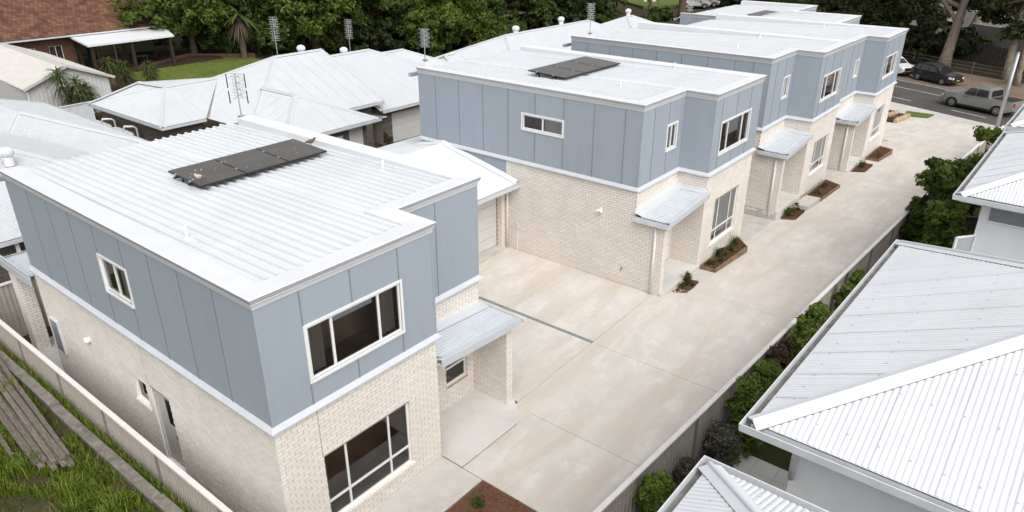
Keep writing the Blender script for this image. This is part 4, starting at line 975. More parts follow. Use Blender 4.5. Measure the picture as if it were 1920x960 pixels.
# ------------------------------------------------------------------ fences
def panel_mesh(L_, H_, m, pitch=0.13, dep=0.028):
    mb = MB(); n = int(L_/pitch); prof = []
    for k in range(n):
        a = L_*k/n; d = L_/n
        prof += [(a, 0), (a+d*0.35, 0), (a+d*0.5, dep), (a+d*0.85, dep)]
    prof.append((L_, 0))
    for (p, q) in zip(prof, prof[1:]): mb.face([(p[0], p[1], 0), (q[0], q[1], 0), (q[0], q[1], H_), (p[0], p[1], H_)])
    me = bpy.data.meshes.new('fence_panel'); me.from_pydata(mb.v, [], mb.f); me.materials.append(MATS[m]); return me
def metal_fence(label, pts, zt_fun, H_, pm='fence_taupe', cm='fence_cap', step=2.36, postm='fence_post'):
    a, b = Vector((*pts[0], 0)), Vector((*pts[1], 0)); d = (b-a); L_ = d.length; d.normalize(); n = max(1, round(L_/step)); s_ = L_/n
    T = thing('metal_fence', label, 'fence', (a.x, a.y, zt_fun(a.x)-H_)); me = panel_mesh(s_-0.05, H_-0.06, pm); ang = math.atan2(d.y, d.x)
    pmesh = MB().box(-0.03, -0.035, 0, 0.03, 0.055, H_); pme = bpy.data.meshes.new('post'); pme.from_pydata(pmesh.v, [], pmesh.f); pme.materials.append(MATS[postm])
    cmesh = MB().box(0, -0.045, H_-0.05, s_-0.004, 0.065, H_); cme = bpy.data.meshes.new('top_rail'); cme.from_pydata(cmesh.v, [], cmesh.f); cme.materials.append(MATS[cm])
    for k in range(n+1):
        p = a+d*(k*s_); pm_ = a+d*((k+0.5)*s_); z = zt_fun(pm_.x)-H_
        if k < n:
            o = link('fence_panel', me, T); o.location = (p.x+d.x*0.025, p.y+d.y*0.025, z); o.rotation_euler.z = ang
            o = link('top_rail', cme, T); o.location = (p.x+d.x*0.002, p.y+d.y*0.002, z+0.004); o.rotation_euler.z = ang
        o = link('post', pme, T); o.location = (p.x, p.y, zt_fun(p.x)-H_-0.03); o.rotation_euler.z = ang
    return T
metal_fence('taupe sheet-metal fence with pale cap along the right of the driveway', [(-2.5, FY(-2.5)), (24.3, FY(24.3))], lambda x: 1.8, 1.95)
metal_fence('far stretch of taupe metal fence stepping down towards the street behind the bushes', [(24.4, FY(24.4)), (50, FY(50))], lambda x: h(x)+1.75, 1.85)
metal_fence('taupe metal fence along the narrow side path of the nearest townhouse, bottom left', [(-0.87, -4.0), (-0.87, 20.0)], lambda x: 1.8, 1.9)
metal_fence('dark metal cross fence between the bushes and the white rendered house', [(24.2, FY(24.2)-0.05), (24.9, -8.4)], lambda x: 1.75, 1.9, 'fence_dark', 'fence_dark', postm='fence_dark')
metal_fence('short dark cross fence among the shrubs beside the big white roof', [(13.75, FY(13.75)-0.05), (13.85, -7.9)], lambda x: 1.6, 1.8, 'fence_dark', 'fence_dark', postm='fence_dark')
metal_fence('taupe metal fence behind the rear porch pillar at the left edge', [(-6, 14.2), (4.5, 14.2)], lambda x: 1.75, 1.9)
# raised ground left of the side fence with its concrete kerb
mb = MB(); mb.box(-60, -40, -0.6, -0.98, 14.0, 1.0, skip=(0,)); struct(mb.build('raised_lawn', 'lawn_soil'))
KB = thing('concrete_kerb', 'long weathered concrete kerb lying along the outside of the side fence', 'kerb', (-1.2, 6, 1.0))
y = -2.0
while y < 13.5:
    L_ = 2.3+0.3*random.random(); mb = MB(); dx = 0.03*(random.random()-0.5)
    mb.box(-1.36+dx, y, 0.9, -1.12+dx, min(13.6, y+L_-0.02), 1.11+0.03*random.random()); o = mb.build('kerb_stone', 'concrete_old', KB)
    md = o.modifiers.new('bevel', 'BEVEL'); md.width = 0.02; md.segments = 2
    y += L_
# ------------------------------------------------------------------ shed and tiled house at the back left
S = thing('metal_shed', 'cream metal shed with low gable roof at the upper left', 'shed', (12.8, 40.3, 0))
for f in ([(10.1, 40.0, 2.38), (12.79, 40.0, 3.45), (13.7, 53, 3.45), (11.0, 53, 2.38)], [(12.79, 40.0, 3.45), (15.5, 40.0, 2.38), (16.4, 53, 2.38), (13.7, 53, 3.45)]):
    mb = MB(); roof_sheet(mb, f, 0.19, 0.03, 0.03); mb.build('roof', 'shed_cream', S)
mb = MB(); ridge_cap(mb, (12.79, 39.98, 3.46), (13.7, 53, 3.46), 0.4); mb.bar((10.1, 39.98, 2.37), (12.79, 39.98, 3.44), 0.04, 0.16); mb.bar((12.79, 39.98, 3.44), (15.5, 39.98, 2.37), 0.04, 0.16); mb.build('ridge_capping', 'shed_cream', S)
mb = MB(); 
xs = lin(10.35, 15.2, 0.24)
for k, (a, b) in enumerate(zip(xs, xs[1:])):
    f = lambda x: 3.4-abs(x-12.79)*0.395
    mb.face([(a, 40.3, -.1), (a+0.05, 40.27, -.1), (a+0.05, 40.27, f(a+.05)), (a, 40.3, f(a))]); mb.face([(a+0.05, 40.27, -.1), (b, 40.3, -.1), (b, 40.3, f(b)), (a+0.05, 40.27, f(a+.05))])
mb.face([(10.35, 53, -.1), (10.35, 40.3, -.1), (10.35, 40.3, 2.43), (10.35, 53, 2.43)]); mb.face([(15.2, 40.3, -.1), (16.1, 53, -.1), (16.1, 53, 2.43), (15.2, 40.3, 2.43)]); mb.build('wall', 'shed_wall', S)
mb = MB(); mb.box(10.29, 40.2, -.1, 10.37, 40.28, 2.4); mb.build('downpipe', 'pipe_white', S)
H = thing('tiled_house', 'brick house with brown tiled gable roof at the top left', 'house', (18, 58, 0))
ee = 3.0; y0 = 57.0; hx0, hx1 = -16.0, 27.9; rise = 0.40; RD_ = 9.0
mb = MB(); tw_, tc_ = 0.33, 0.36
nrow = int(RD_/tc_)
for r in range(nrow):                                                # overlapping courses of ribbed tiles on the near slope
    ya, yb_ = y0+r*tc_, y0+(r+1)*tc_+0.06; za, zb_ = ee+(ya-y0)*rise+0.045, ee+(yb_-y0)*rise
    xe = hx1
    x = hx0+(0.16 if r % 2 else 0)
    while x < xe-tw_:
        mb.hexa([(x+.01, ya, za-0.04), (x+tw_-.012, ya, za-0.04), (x+tw_-.012, yb_, zb_-0.02), (x+.01, yb_, zb_-0.02), (x+.05, ya, za+0.028), (x+tw_-.05, ya, za+0.028), (x+tw_-.05, yb_, zb_+0.028), (x+.05, yb_, zb_+0.028)], 0, (0, 4)); x += tw_
mb.build('roof_tiles', 'tile_brown', H, kind='stuff')
mb = MB(); zt_ = ee+RD_*rise; mb.face([(hx0, y0, ee), (hx1, y0, ee), (hx1, y0+RD_, zt_), (hx0, y0+RD_, zt_)]); mb.face([(hx1-.3, y0, ee), (hx1-.3, y0+2*RD_, ee), (hx1-.3, y0+RD_, zt_)]); mb.face([(hx1, y0+2*RD_, ee), (hx0, y0+2*RD_, ee), (hx0, y0+RD_, zt_), (hx1, y0+RD_, zt_)])
mb.build('roof_deck', 'tile_brown', H)
mb = MB(); ridge_cap(mb, (hx1, y0, ee+.04), (hx1, y0+RD_, zt_+.04), 0.3); mb.build('hip_tiles', 'tile_brown', H)
gutter_path(H, [(hx0, y0), (hx1, y0)], ee)
HW = walls(H, [(hx0, 57.7), (27, 57.7), (27, 74)], -0.2, 2.9, 'brick_red', holes={0: [(21.5-hx0-5.7, 21.5-hx0-4.2, 1.0, 2.2), (21.5-hx0-3.2, 21.5-hx0-2.2, 1.0, 2.2), (21.5-hx0-8.5, 21.5-hx0-7.2, 1.0, 2.3), (22-hx0, 25-hx0, 0.1, 2.2)]})
for hl in HW[0].holes: window(HW[0], hl, H, (0.5,), None, False)
mb = MB()
for (a, b, c, d) in (((20.0, 57.9, 2.86), (28.2, 58.0, 2.86), (26.6, 53.0, 2.62), (19.4, 52.9, 2.62)),):
    mb.face([a, d, c, b]); mb.face([(p[0], p[1], p[2]-0.14) for p in (a, b, c, d)])
    for p, q in ((a, d), (d, c), (c, b)): mb.face([p, q, (q[0], q[1], q[2]-.14), (p[0], p[1], p[2]-.14)])
mb.build('verandah_roof', 'cap_white', H)
for p in ((19.8, 53.3), (23.0, 53.3), (26.3, 53.3), (20.4, 57.2)):
    mb = MB(); mb.box(p[0]-.11, p[1]-.11, -0.1, p[0]+.11, p[1]+.11, 2.5); mb.build('verandah_post', 'deck_dark', H)
mb = MB(); mb.box(19.3, 53.4, -0.3, 31.0, 57.7, 0.18); mb.build('verandah_deck', 'deck_dark', H)  # deck tone made near-black to paint in the deep verandah shade
for (a, b) in ((20.3, 21.9), (25.1, 26.9)): mb = MB(); HW[0].pbox(mb, a-hx0, b-hx0, .1, 2.35, .01, .04); mb.build('verandah_shade_panel', 'car_glass', H)  # added dark sheets on the wall, standing in for the shade inside the verandah
for (tx, ty, lb) in ((21.6, 55.6, 'dark outdoor table in the shade of the brick house verandah, left'), (24.4, 55.4, 'dark outdoor table in the shade of the brick house verandah, right')):
    T = thing('outdoor_table', lb, 'table', (tx, ty, 0.18))
    mb = MB(); mb.box(tx-.6, ty-.4, .88, tx+.6, ty+.4, .93); mb.build('table_top', 'bark_brown', T)
    for sx in (-.5, .5):
        for sy in (-.3, .3): mb = MB(); mb.box(tx+sx-.03, ty+sy-.03, .18, tx+sx+.03, ty+sy+.03, .88); mb.build('leg', 'bark_brown', T)
struct(slab_poly('lawn', [(15.0, 36), (33, 36), (33, 56.5), (29.4, 56.4), (22.9, 53.4), (19.0, 53.2), (15.0, 53)], -0.4, 0.0, 'lawn'))
rw = MB(); rw.bar((22.9, 53.35, 0.15), (29.6, 56.3, 0.15), 0.25, 0.5); rw.bar((29.6, 56.3, 0.1), (33.5, 52, 0.1), 0.25, 0.4); tag(rw.build('garden_wall', 'brick_red'), 'low brown brick garden wall edging the lawn below the verandah', 'wall')
metal_fence('grey boundary fence behind the water tanks and the spiky tree', [(9.2, 37.0), (12.6, 37.2)], lambda x: 1.7, 1.8, 'gutter_grey', 'gutter_grey', postm='gutter_grey')
# ------------------------------------------------------------------ vegetation
def quad_mesh(name, P, matname):
    """P: (N,4,3) leaf quads + tint (N,)"""
    quads, tint = P; n = len(quads); me = bpy.data.meshes.new(name)
    me.vertices.add(n*4); me.loops.add(n*4); me.polygons.add(n)
    me.vertices.foreach_set('co', quads.reshape(-1).astype(np.float32))
    me.loops.foreach_set('vertex_index', np.arange(n*4, dtype=np.int32))
    me.polygons.foreach_set('loop_start', np.arange(0, n*4, 4, dtype=np.int32)); me.polygons.foreach_set('loop_total', np.full(n, 4, dtype=np.int32))
    me.update(calc_edges=True)
    at = me.attributes.new('tint', 'FLOAT', 'POINT'); at.data.foreach_set('value', np.repeat(tint, 4).astype(np.float32))
    me.materials.append(MATS[matname]); return me
def unit(v): return v/np.maximum(np.linalg.norm(v, axis=-1, keepdims=True), 1e-9)
def leaves_at(cen, nrm, size, asp=0.5, jit=0.8):
    """leaf quads at points, roughly facing nrm"""
    n = len(cen); nr = unit(nrm+RNG.normal(0, jit, (n, 3))); ref = unit(RNG.normal(0, 1, (n, 3)))
    a = unit(np.cross(nr, ref)); b = np.cross(nr, a); s = size*(0.6+0.8*RNG.random((n, 1)))
    tip = a*s; wd = b*s*asp
    return np.stack([cen-tip, cen+wd*0.9-tip*0.1+nr*s*0.15, cen+tip, cen-wd*0.9-tip*0.1+nr*s*0.15], axis=1)
def crown(lobes, clumps, per, size, asp=0.5, clump_r=0.22, shell=0.45, flat=0.8):
    """foliage: leaf clumps scattered through the volume of several ellipsoid lobes"""
    Q = []; Tn = []
    vol = np.array([l[3]*l[4]*l[5] for l in lobes])**0.67; vol = vol/vol.sum()
    for l, f in zip(lobes, vol):
        c = np.array(l[:3]); r = np.array(l[3:6]); k = max(3, int(clumps*f))
        d = unit(RNG.normal(0, 1, (k, 3))); d[:, 2] = np.where(d[:, 2] < -0.5, -d[:, 2], d[:, 2])
        rad = shell+(1-shell)*RNG.random((k, 1))**0.7; rad *= 0.85+0.3*RNG.random((k, 1))
        cc = c+d*rad*r; cr = clump_r*r.mean()*(0.6+0.9*RNG.random((k, 1)))
        tn = np.clip(0.45+RNG.normal(0, 0.22, k), 0, 1)
        e = unit(RNG.normal(0, 1, (k, per, 3))); rr = RNG.random((k, per, 1))**0.45
        p = cc[:, None, :]+e*rr*cr[:, None, :]*np.array([1, 1, flat]); nn = e*0.9+d[:, None, :]*0.5+np.array([0, 0, 0.45])
        Q.append(leaves_at(p.reshape(-1, 3), nn.reshape(-1, 3), size, asp)); Tn.append(np.clip(np.repeat(tn, per)+RNG.normal(0, 0.12, k*per), 0, 1))
    return np.concatenate(Q), np.concatenate(Tn)
def bezier(p, q, bend, n=6):
    p, q, bend = Vector(p), Vector(q), Vector(bend); m = (p+q)/2+bend
    return [p*(1-t)**2+m*2*t*(1-t)+q*t*t for t in [i/n for i in range(n+1)]]
def tree(label, base, trunk_h, lobes, clumps, per, size, leaf='leaf_mid', bark='bark_brown', r0=0.3, cat='tree', group=None, name='tree', lean=(0, 0), limbs=True, **kw):
    T = thing(name, label, cat, base, group); b = Vector(base); top = b+Vector((lean[0], lean[1], trunk_h))
    mb = MB(); pts = bezier(b-Vector((0, 0, 0.3)), top, (lean[0]*0.2+random.uniform(-.2, .2), lean[1]*0.2+random.uniform(-.2, .2), 0)); n = len(pts)
    mb.tube(pts, [r0*(1.35 if i == 0 else 1)*(1-0.5*i/(n-1)) for i in range(n)], 10)
    if limbs:
        for l in lobes:
            c = Vector(l[:3]); st = pts[random.randint(max(1, n//2), n-1)]
            lp = bezier(st, c, (random.uniform(-.4, .4), random.uniform(-.4, .4), 0.25*(c-st).length*0.5), 5); mb.tube(lp, [r0*0.42*(1-0.72*i/5) for i in range(6)], 7)
            for _ in range(3):
                e = c+Vector([random.uniform(-.8, .8)*l[3+k] for k in range(3)]); mb.tube([lp[3], (lp[3]+e)/2+Vector((0, 0, .15)), e], [r0*0.2, r0*0.13, r0*0.05], 5)
    mb.build('trunk', bark, T, smooth=True)
    link('crown', quad_mesh('crown', crown(lobes, clumps, per, size, **kw), leaf), T)
    return T
def cluster(base, rx, ry, h0, h1, n, rnd=0.35):
    """lobes of one broad crown"""
    out = []
    for k in range(n):
        a = random.uniform(0, 2*math.pi); q = random.random()**0.6; f = random.uniform(0.08, 1)
        s = random.uniform(0.32, 0.5)*(1.1-0.45*abs(f-0.45))
        out.append((base[0]+math.cos(a)*rx*q*(1.05-0.5*f*f), base[1]+math.sin(a)*ry*q*(1.05-0.5*f*f), base[2]+h0+(h1-h0)*f, rx*s, ry*s, (h1-h0)*s*0.62))
    return out
GB = 'trees behind the white villas'
tree('broad bright green tree overhanging the end of the white verandah roof', (30.2, 56.8, 0), 4.5, cluster((30.6, 57.0, 0), 4.9, 4.6, 0.6, 10.5, 24), 900, 46, 0.19, 'leaf_bright', r0=.35, group=GB)
tree('dark green tree behind the ragged palm trunk', (35.5, 59, -.2), 5, cluster((36, 60, -.2), 5.0, 5.0, 0.2, 11, 22), 800, 42, 0.2, 'leaf_mid', r0=.35, group=GB)
tree('dense mid green tree right behind the two villa ventilators', (40.5, 52, -.4), 5, cluster((41, 52, -.4), 6.2, 5.6, 0.0, 10.5, 28), 1050, 46, 0.2, 'leaf_bright', r0=.4, group=GB)
tree('darker leafy tree filling the gap above the middle villas', (45.5, 49.5, -.8), 5, cluster((45.8, 49.5, -.8), 5.2, 5.0, 0.0, 9.5, 22), 800, 42, 0.2, 'leaf_mid', r0=.35, group=GB)
tree('rounded green tree left of the timber shelter', (50.2, 42.8, -1.4), 4, cluster((50.2, 42.8, -1.4), 5.2, 5.0, 0.0, 7.2, 24), 900, 46, 0.18, 'leaf_bright', r0=.35, group=GB)
tree('low bush spilling out below the dark trees by the shelter', (55.5, 44.5, -1.9), 1.5, cluster((55.5, 44.5, -1.9), 3.4, 3.2, 0.2, 4.0, 10), 260, 40, 0.17, 'leaf_mid', r0=.15, group=GB)
i = 0
back = [(33, 68, 13, 'leaf_dark'), (40, 66, 13, 'leaf_dark'), (46, 61, 13, 'leaf_mid'), (51, 56, 13, 'leaf_dark'), (57, 52.5, 12, 'leaf_dark'), (61, 50, 10, 'leaf_mid'), (66, 50, 11, 'leaf_dark'), (70, 46.5, 9, 'leaf_mid'), (75, 44, 9, 'leaf_dark'), (25, 76, 14, 'leaf_dark'), (14, 84, 15, 'leaf_mid'), (4, 86, 15, 'leaf_dark'),
        (76, 55, 14, 'leaf_dark'), (84, 50, 13, 'leaf_dark'), (66, 61, 15, 'leaf_dark'), (91, 60, 14, 'leaf_dark'), (100, 68, 16, 'leaf_dark'), (54, 70, 16, 'leaf_dark')]
wh = ['tall dark tree behind the tiled house end', 'tall dark tree in the second row left of centre', 'tall tree at the top edge left of the grey roof', 'shaded tree beside the old grey shelter', 'dark tree behind the timber shelter, above the long villa roof', 'mid green bush under the pale trunk', 'shadowy tree between the pale trunks', 'green bush before the parked row of cars', 'dark shrub left of the white sign', 'dark tree over the tiled roof ridge', 'tree at the top left corner of the tiled roof', 'dark tree top in the far left corner',
      'dark wood-edge tree above the long villa roof', 'dark wood-edge tree left of the white sign', 'tall shadowy tree at the top edge near the centre', 'dark tree beyond the white sign', 'far dark tree behind the parked cars', 'far dark tree in the wood at the top centre']
for (x, y, hh, lf), lb in zip(back, wh):
    b = (x, y, h(x)-.1); lo = 0.0
    tree(lb, b, hh*0.4, cluster(b, hh*.42, hh*.42, lo, hh, 17), 420, 34, 0.30, lf, r0=.28, group='trees at the edge of the wood')
us = [(35, 53.5, 2.6), (38.2, 55.5, 2.8), (43.5, 46.2, 2.6), (47.8, 45.5, 2.6), (53.5, 39.5, 2.4), (57, 41, 2.8), (60.5, 46, 3), (64.5, 45.5, 2.8), (69, 42.5, 2.6), (74, 40, 2.4), (80, 43.5, 3), (87, 38.5, 2.2), (33.8, 58.2, 2.8), (51.5, 49, 3.4), (80, 52, 4)]
ul = ['low bush at the right end of the lawn', 'low bush under the ragged palm', 'low bush below the dense mid green tree', 'low bush left of the rounded tree', 'low bush in front of the rounded tree', 'low bush before the timber shelter', 'low bush right of the chimney stack', 'low bush left of the pale straight trunk', 'low bush right of the pale straight trunk', 'low bush above the long villa ridge end', 'low bush left of the white sign post', 'low bush in front of the slim brown trunk', 'low bush under the bright tree by the verandah', 'deep green bush behind the rounded tree', 'big dark bush under the wood-edge trees']
for (x, y, r), lb in zip(us, ul):
    b = (x, y, h(x)-.1); tree(lb, b, r*.5, cluster(b, r, r, 0, r*1.25, 9), 260, 34, .2, random.choice(['leaf_mid', 'leaf_dark']), r0=.08, cat='bush', group='undergrowth below the trees', name='bush')
# tall pale trunks of the wood edge
for k, (x, y, r, lb) in enumerate(((72.7, 49.0, .42, 'pale straight trunk standing above the long villa ridge'), (94.1, 38.6, .6, 'thick brown trunk left of the row of parked cars'), (84, 44.5, .3, 'slim bare trunk beside the white sign'), (90, 41.5, .28, 'slim brown trunk between sign and thick trunk'), (66, 55, .35, 'dim trunk in the shade above the middle villas'), (78.5, 47.5, .35, 'grey trunk in the shade right of the pale straight one'), (87, 46.5, .26, 'thin dark trunk right of the dark shrub'))):
    b = (x, y, h(x)-.2); tree(lb, b, 9.5, cluster((x, y, b[2]+8), 3.2, 3.2, 1.0, 6, 7), 110, 34, 0.26, 'leaf_gum', 'bark_grey' if k in (0, 5) else 'bark_brown', r0=r, name='gum_tree', group='trunks at the edge of the wood')
# gum trees across the street
GG = 'gum trees across the street'
def gum(label, base, hh, r, lobes, lean=(0, 0), dens=150):
    return tree(label, base, hh, lobes, dens, 30, 0.24, 'leaf_gum', 'bark_grey', r0=r, name='gum_tree', lean=lean, group=GG, shell=.3, clump_r=.3)
g1 = (84.92, 3.14, -2.50); gum('thickest grey gum trunk across the street, beyond the parked dark car', g1, 9.0, .6, [(g1[0]+4, g1[1]+9, 5.6, 5, 4, 2.2), (g1[0]+2, g1[1]+5, 6.2, 4, 4, 2.0), (g1[0]+1, g1[1]-2, 9.5, 5, 5, 2), (g1[0]+6, g1[1]+14, 5.0, 4, 4, 2.2), (g1[0]+8, g1[1]+1, 9.5, 4, 4, 2)], (1.6, -0.5), 260)
g2 = (98.84, 3.25, -1.20); gum('smooth leaning gum trunk right of the thickest one', g2, 10, .7, [(g2[0], g2[1]-1, 11, 5, 5, 2), (g2[0]+3, g2[1]+6, 9.5, 4, 4, 2)], (1.5, -1.6), 130)
g3 = (81.21, -3.09, -2.50); gum('forked gum tree at the right edge above the street pole', g3, 7.5, .42, [(g3[0]+1, g3[1]-3.5, 5.4, 3, 3, 2.4), (g3[0]+2, g3[1]+2, 7.5, 3.4, 3.4, 1.6), (g3[0], g3[1]-6, 4.0, 2.4, 3, 2.2)], (1.5, .4), 190)
g4 = (98.20, 6.76, -1.20); gum('slender pale gum trunk left of the thickest one', g4, 10, .45, [(g4[0], g4[1], 10.5, 5, 5, 2), (g4[0]-3, g4[1]+6, 7.5, 4.5, 4, 2.4)], (2, -.8), 170)
g6 = (98.15, 15.97, -2.50); gum('wide dark-leaved tree screening the pale roofs at the top right', g6, 5.5, .35, [(*(92.00, 18.57, 1.86), 3.2, 3.2, 1.6), (*(90.00, 15.17, 1.89), 3.2, 3.2, 1.7), (*(92.00, 13.03, 2.11), 3.0, 3.0, 1.6), (*(92.00, 10.35, 1.94), 3.2, 3.0, 1.5), (*(90.00, 10.78, 0.72), 2.6, 2.6, 1.2), (*(94.00, 8.58, 2.37), 3.2, 3.0, 1.5), (*(93.00, 6.43, 1.19), 2.4, 2.4, 1.2), (*(94.00, 15.34, 3.40), 3.5, 3.5, 1.8), (*(94.00, 10.07, 3.95), 3.5, 3.5, 1.8)], (0, 0), 520)
g7 = (78.28, -4.26, -2.50); gum('leafy gum crown hanging into the top right corner', g7, 8, .3, [(*(84.00, -1.80, 3.85), 2.2, 2.2, 1.6), (*(86.00, -0.44, 2.81), 1.8, 1.8, 1.3), (*(82.00, -3.18, 1.89), 1.6, 1.6, 1.4), (*(88.00, 1.97, 3.64), 2.2, 2.2, 1.2)], (0, 0), 220)
g5 = (107.76, 15.78, -2.50); gum('spreading gum crown over the pale roofs at the top right', g5, 6.5, .4, [(g5[0], g5[1]+2, 5.0, 6, 5, 2.4), (g5[0]-4, g5[1]+8, 4.6, 5, 5, 2.2), (g5[0]+5, g5[1]-6, 6.5, 5, 5, 2)], (1, 1), 300)
for k, (px_, lb, r, hh, lf) in enumerate((((88.94, 11.03, -2.50), 'dark shrub mass behind the corner of the fourth townhouse', 4.2, 4.2, 'leaf_dark'), ((86.69, 7.10, -2.50), 'dark shrub behind the parked white car', 3.0, 3.8, 'leaf_dark'), ((90.72, 6.00, -2.50), 'low dark bush left of the thickest gum trunk', 2.4, 2.6, 'leaf_dark'), ((90.96, 1.87, -2.50), 'green bush right of the thickest gum trunk', 2.6, 3.2, 'leaf_dark'), ((107.71, 20.06, -2.50), 'dark hedge beyond the farthest townhouse roof', 5, 5.0, 'leaf_mid'), ((119.54, 30.13, -2.50), 'green trees at the top edge right of the far roof', 7, 7, 'leaf_mid'), ((122.26, 2.25, 0.20), 'bright shrub on the bank in the top right corner', 3.0, 2.6, 'leaf_bright'), ((111.17, 4.07, 0.20), 'pale green bush on the bank beside the far car', 2.2, 1.8, 'leaf_bright'), ((111.97, 36.97, -2.00), 'dark trees left of the farthest solar panels', 5, 5.5, 'leaf_dark'), ((125.97, 37.01, -2.00), 'deep shade trees at the top edge over the farthest roof', 8, 7, 'leaf_dark'))):
    tree(lb, px_, hh*.4, cluster(px_, r, r, 0.0, hh, 9), 240, 34, 0.25, lf, r0=.15, group='shrubs across the street')
# shrubs along the boundary fence
def shrub(label, base, r, hh, leaf='leaf_mid', n=220, size=0.055, per=40, group='shrubs along the boundary fence', name='shrub', asp=.45, nl=7):
    return tree(label, base, hh*0.3, cluster(base, r, r, 0.02, hh, nl), n, per, size, leaf, r0=0.035, cat='shrub', group=group, name=name, asp=asp, clump_r=.3, shell=.25)
SH = [((5.01, -5.25, 1.41), .52, 'leaf_shrub', 'rounded bright green shrub by the fence at the bottom edge'),
      ((6.38, -5.30, 1.02), .45, 'leaf_grey', 'low tangled weeds against the fence beside the bottom shrub'),
      ((7.69, -5.45, 1.00), .62, 'leaf_grey', 'grey twiggy bush behind the big roof corner'),
      ((8.72, -5.55, 1.73), .60, 'leaf_shrub', 'tall glossy green shrub just above the big roof corner'),
      ((10.10, -5.55, 1.62), .50, 'leaf_shrub', 'green shrub between the tall glossy one and the bronze one'),
      ((10.97, -5.55, 1.80), .42, 'leaf_bronze', 'bronze-leaved shrub rising over the fence top'),
      ((12.13, -5.60, 1.87), .50, 'leaf_shrub', 'green shrub right after the bronze-leaved one'),
      ((13.38, -5.65, 1.86), .45, 'leaf_shrub', 'green shrub before the short dark cross fence'),
      ((15.80, -5.75, 1.65), .32, 'leaf_shrub', 'small green shrub past the short dark cross fence'),
      ((16.72, -5.80, 1.75), .30, 'leaf_shrub', 'tiny green shrub where the roof edge nears the fence')]
for p, r, lf, lb in SH:
    b = (p[0], p[1], 0.05); top = p[2]+r*.55
    lobes = [(p[0]+random.uniform(-.35, .35)*r, p[1]+random.uniform(-.35, .2)*r, z, r*.62, r*.6, r*.55) for z in [0.3+(top-0.55)*k/6 for k in range(7)]]+[(p[0]+random.uniform(-.5, .5)*r, p[1]-.1*r, top-r*random.uniform(.2, .7), r*.45, r*.45, r*.5) for _ in range(4)]
    tree(lb, b, top*.6, lobes, 250, 40, .055 if lf != 'leaf_grey' else .035, lf, r0=.035, cat='shrub', group='shrubs along the boundary fence', name='shrub', clump_r=.34, shell=.2, asp=.45)
SH2 = [((23.81, -6.05, 1.48), .38, .85, 'leaf_shrub', 'narrow conifer-like shrub left of the dark cross fence'),
       ((24.47, -6.40, 0.63), .62, .45, 'leaf_shrub', 'lower green shrub under the conifer-like one'),
       ((22.95, -6.60, 3.56), .95, 1.05, 'leaf_bright', 'big loose bush leaning over the driveway fence'),
       ((23.28, -6.20, 3.55), .5, .8, 'leaf_mid', 'dark loose bush at the fence, left of the big one'),
       ((21.40, -7.20, 3.08), .72, .35, 'leaf_shrub', 'bright shrub beside the corner of the white rendered house'),
       ((28.53, -6.90, 3.65), .95, .7, 'leaf_shrub', 'bright bush farthest along the driveway fence'),
       ((27.19, -6.80, 3.19), .75, .65, 'leaf_bright', 'mid green bush just before the farthest one')]
for p, r, rz, lf, lb in SH2:
    b = (p[0], p[1], h(p[0])); top = p[2]+rz
    lobes = [(p[0]+random.uniform(-.6, .6)*r, p[1]+random.uniform(-.6, .45)*r, b[2]+.4+(top-b[2]-.7)*f, r*.5, r*.5, max(.4, rz*.4)) for f in [random.random() for _ in range(14)]]
    tree(lb, b, (top-b[2])*.6, lobes, 300, 34, .10, lf, r0=.06, cat='shrub', group='bushes at the far end of the boundary fence', name='shrub', clump_r=.34, shell=.2, asp=.45)
# palms and dracaenas
def rosette(cen, n, ln, wd, droop=0.6, up=0.5):
    Q = []; Tn = []
    for k in range(n):
        a = random.uniform(0, 2*math.pi); el = random.uniform(-0.35, 1.2)*up*1.4; d = Vector((math.cos(a)*math.cos(el), math.sin(a)*math.cos(el), math.sin(el)))
        L_ = ln*random.uniform(.7, 1.15); sd = d.cross(Vector((0, 0, 1))).normalized()*wd; p0 = Vector(cen); t = random.random()
        pts = [p0+d*L_*f+Vector((0, 0, -droop*L_*f*f)) for f in (0, .35, .7, 1)]
        ws = [.7, 1, .7, .1]
        for i in range(3): Q.append([pts[i]-sd*ws[i], pts[i]+sd*ws[i], pts[i+1]+sd*ws[i+1], pts[i+1]-sd*ws[i+1]]); Tn.append(t)
    return np.array([[list(v) for v in q] for q in Q], dtype=float), np.array(Tn)
def dracaena(label, base, heads, ln=0.85):
    T = thing('dracaena', label, 'plant', base, 'spiky plants by the lawn'); mb = MB(); Q = []; N = []; D = []; DN = []
    for (dx, dy, hz) in heads:
        top = (base[0]+dx, base[1]+dy, base[2]+hz); mb.tube(bezier(base, top, (dx*.3, dy*.3, 0), 4), [.09, .08, .07, .06, .05], 7)
        for zz, nn in ((0, 70), (-.3, 45), (-.6, 30)):
            q, t = rosette((top[0], top[1], top[2]+zz), nn, ln, .035, .55, .6 if zz == 0 else .2); Q.append(q); N.append(t)
        q, t = rosette((top[0], top[1], top[2]-.85), 30, ln*.8, .025, 1.3, -.1); D.append(q); DN.append(t)
    mb.build('stem', 'bark_brown', T); link('leaves', quad_mesh('leaves', (np.concatenate(Q), np.concatenate(N)), 'leaf_palm'), T); link('dead_leaves', quad_mesh('dead_leaves', (np.concatenate(D), np.concatenate(DN)), 'leaf_dead'), T)
b = (12.2, 38.4, 0.0); dracaena('tall spiky plant with drooping leaves in front of the shed', b, [(-.5, .3, 3.4), (.2, -.2, 2.8), (.7, .1, 2.3), (.1, .5, 2.2), (-.2, 0, 1.7), (.9, .3, 1.5)], 1.0)
b = (18.57, 46.47, 0.00); dracaena('spiky plant at the shed corner on the lawn', b, [(-.5, .2, 2.3), (.35, -.1, 2.0), (.6, .2, 1.3)], .9)
b = (20.34, 45.47, 0.00); dracaena('single-stemmed spiky plant on the lawn', b, [(0, 0, 1.9), (.1, .1, 1.5)], .85)
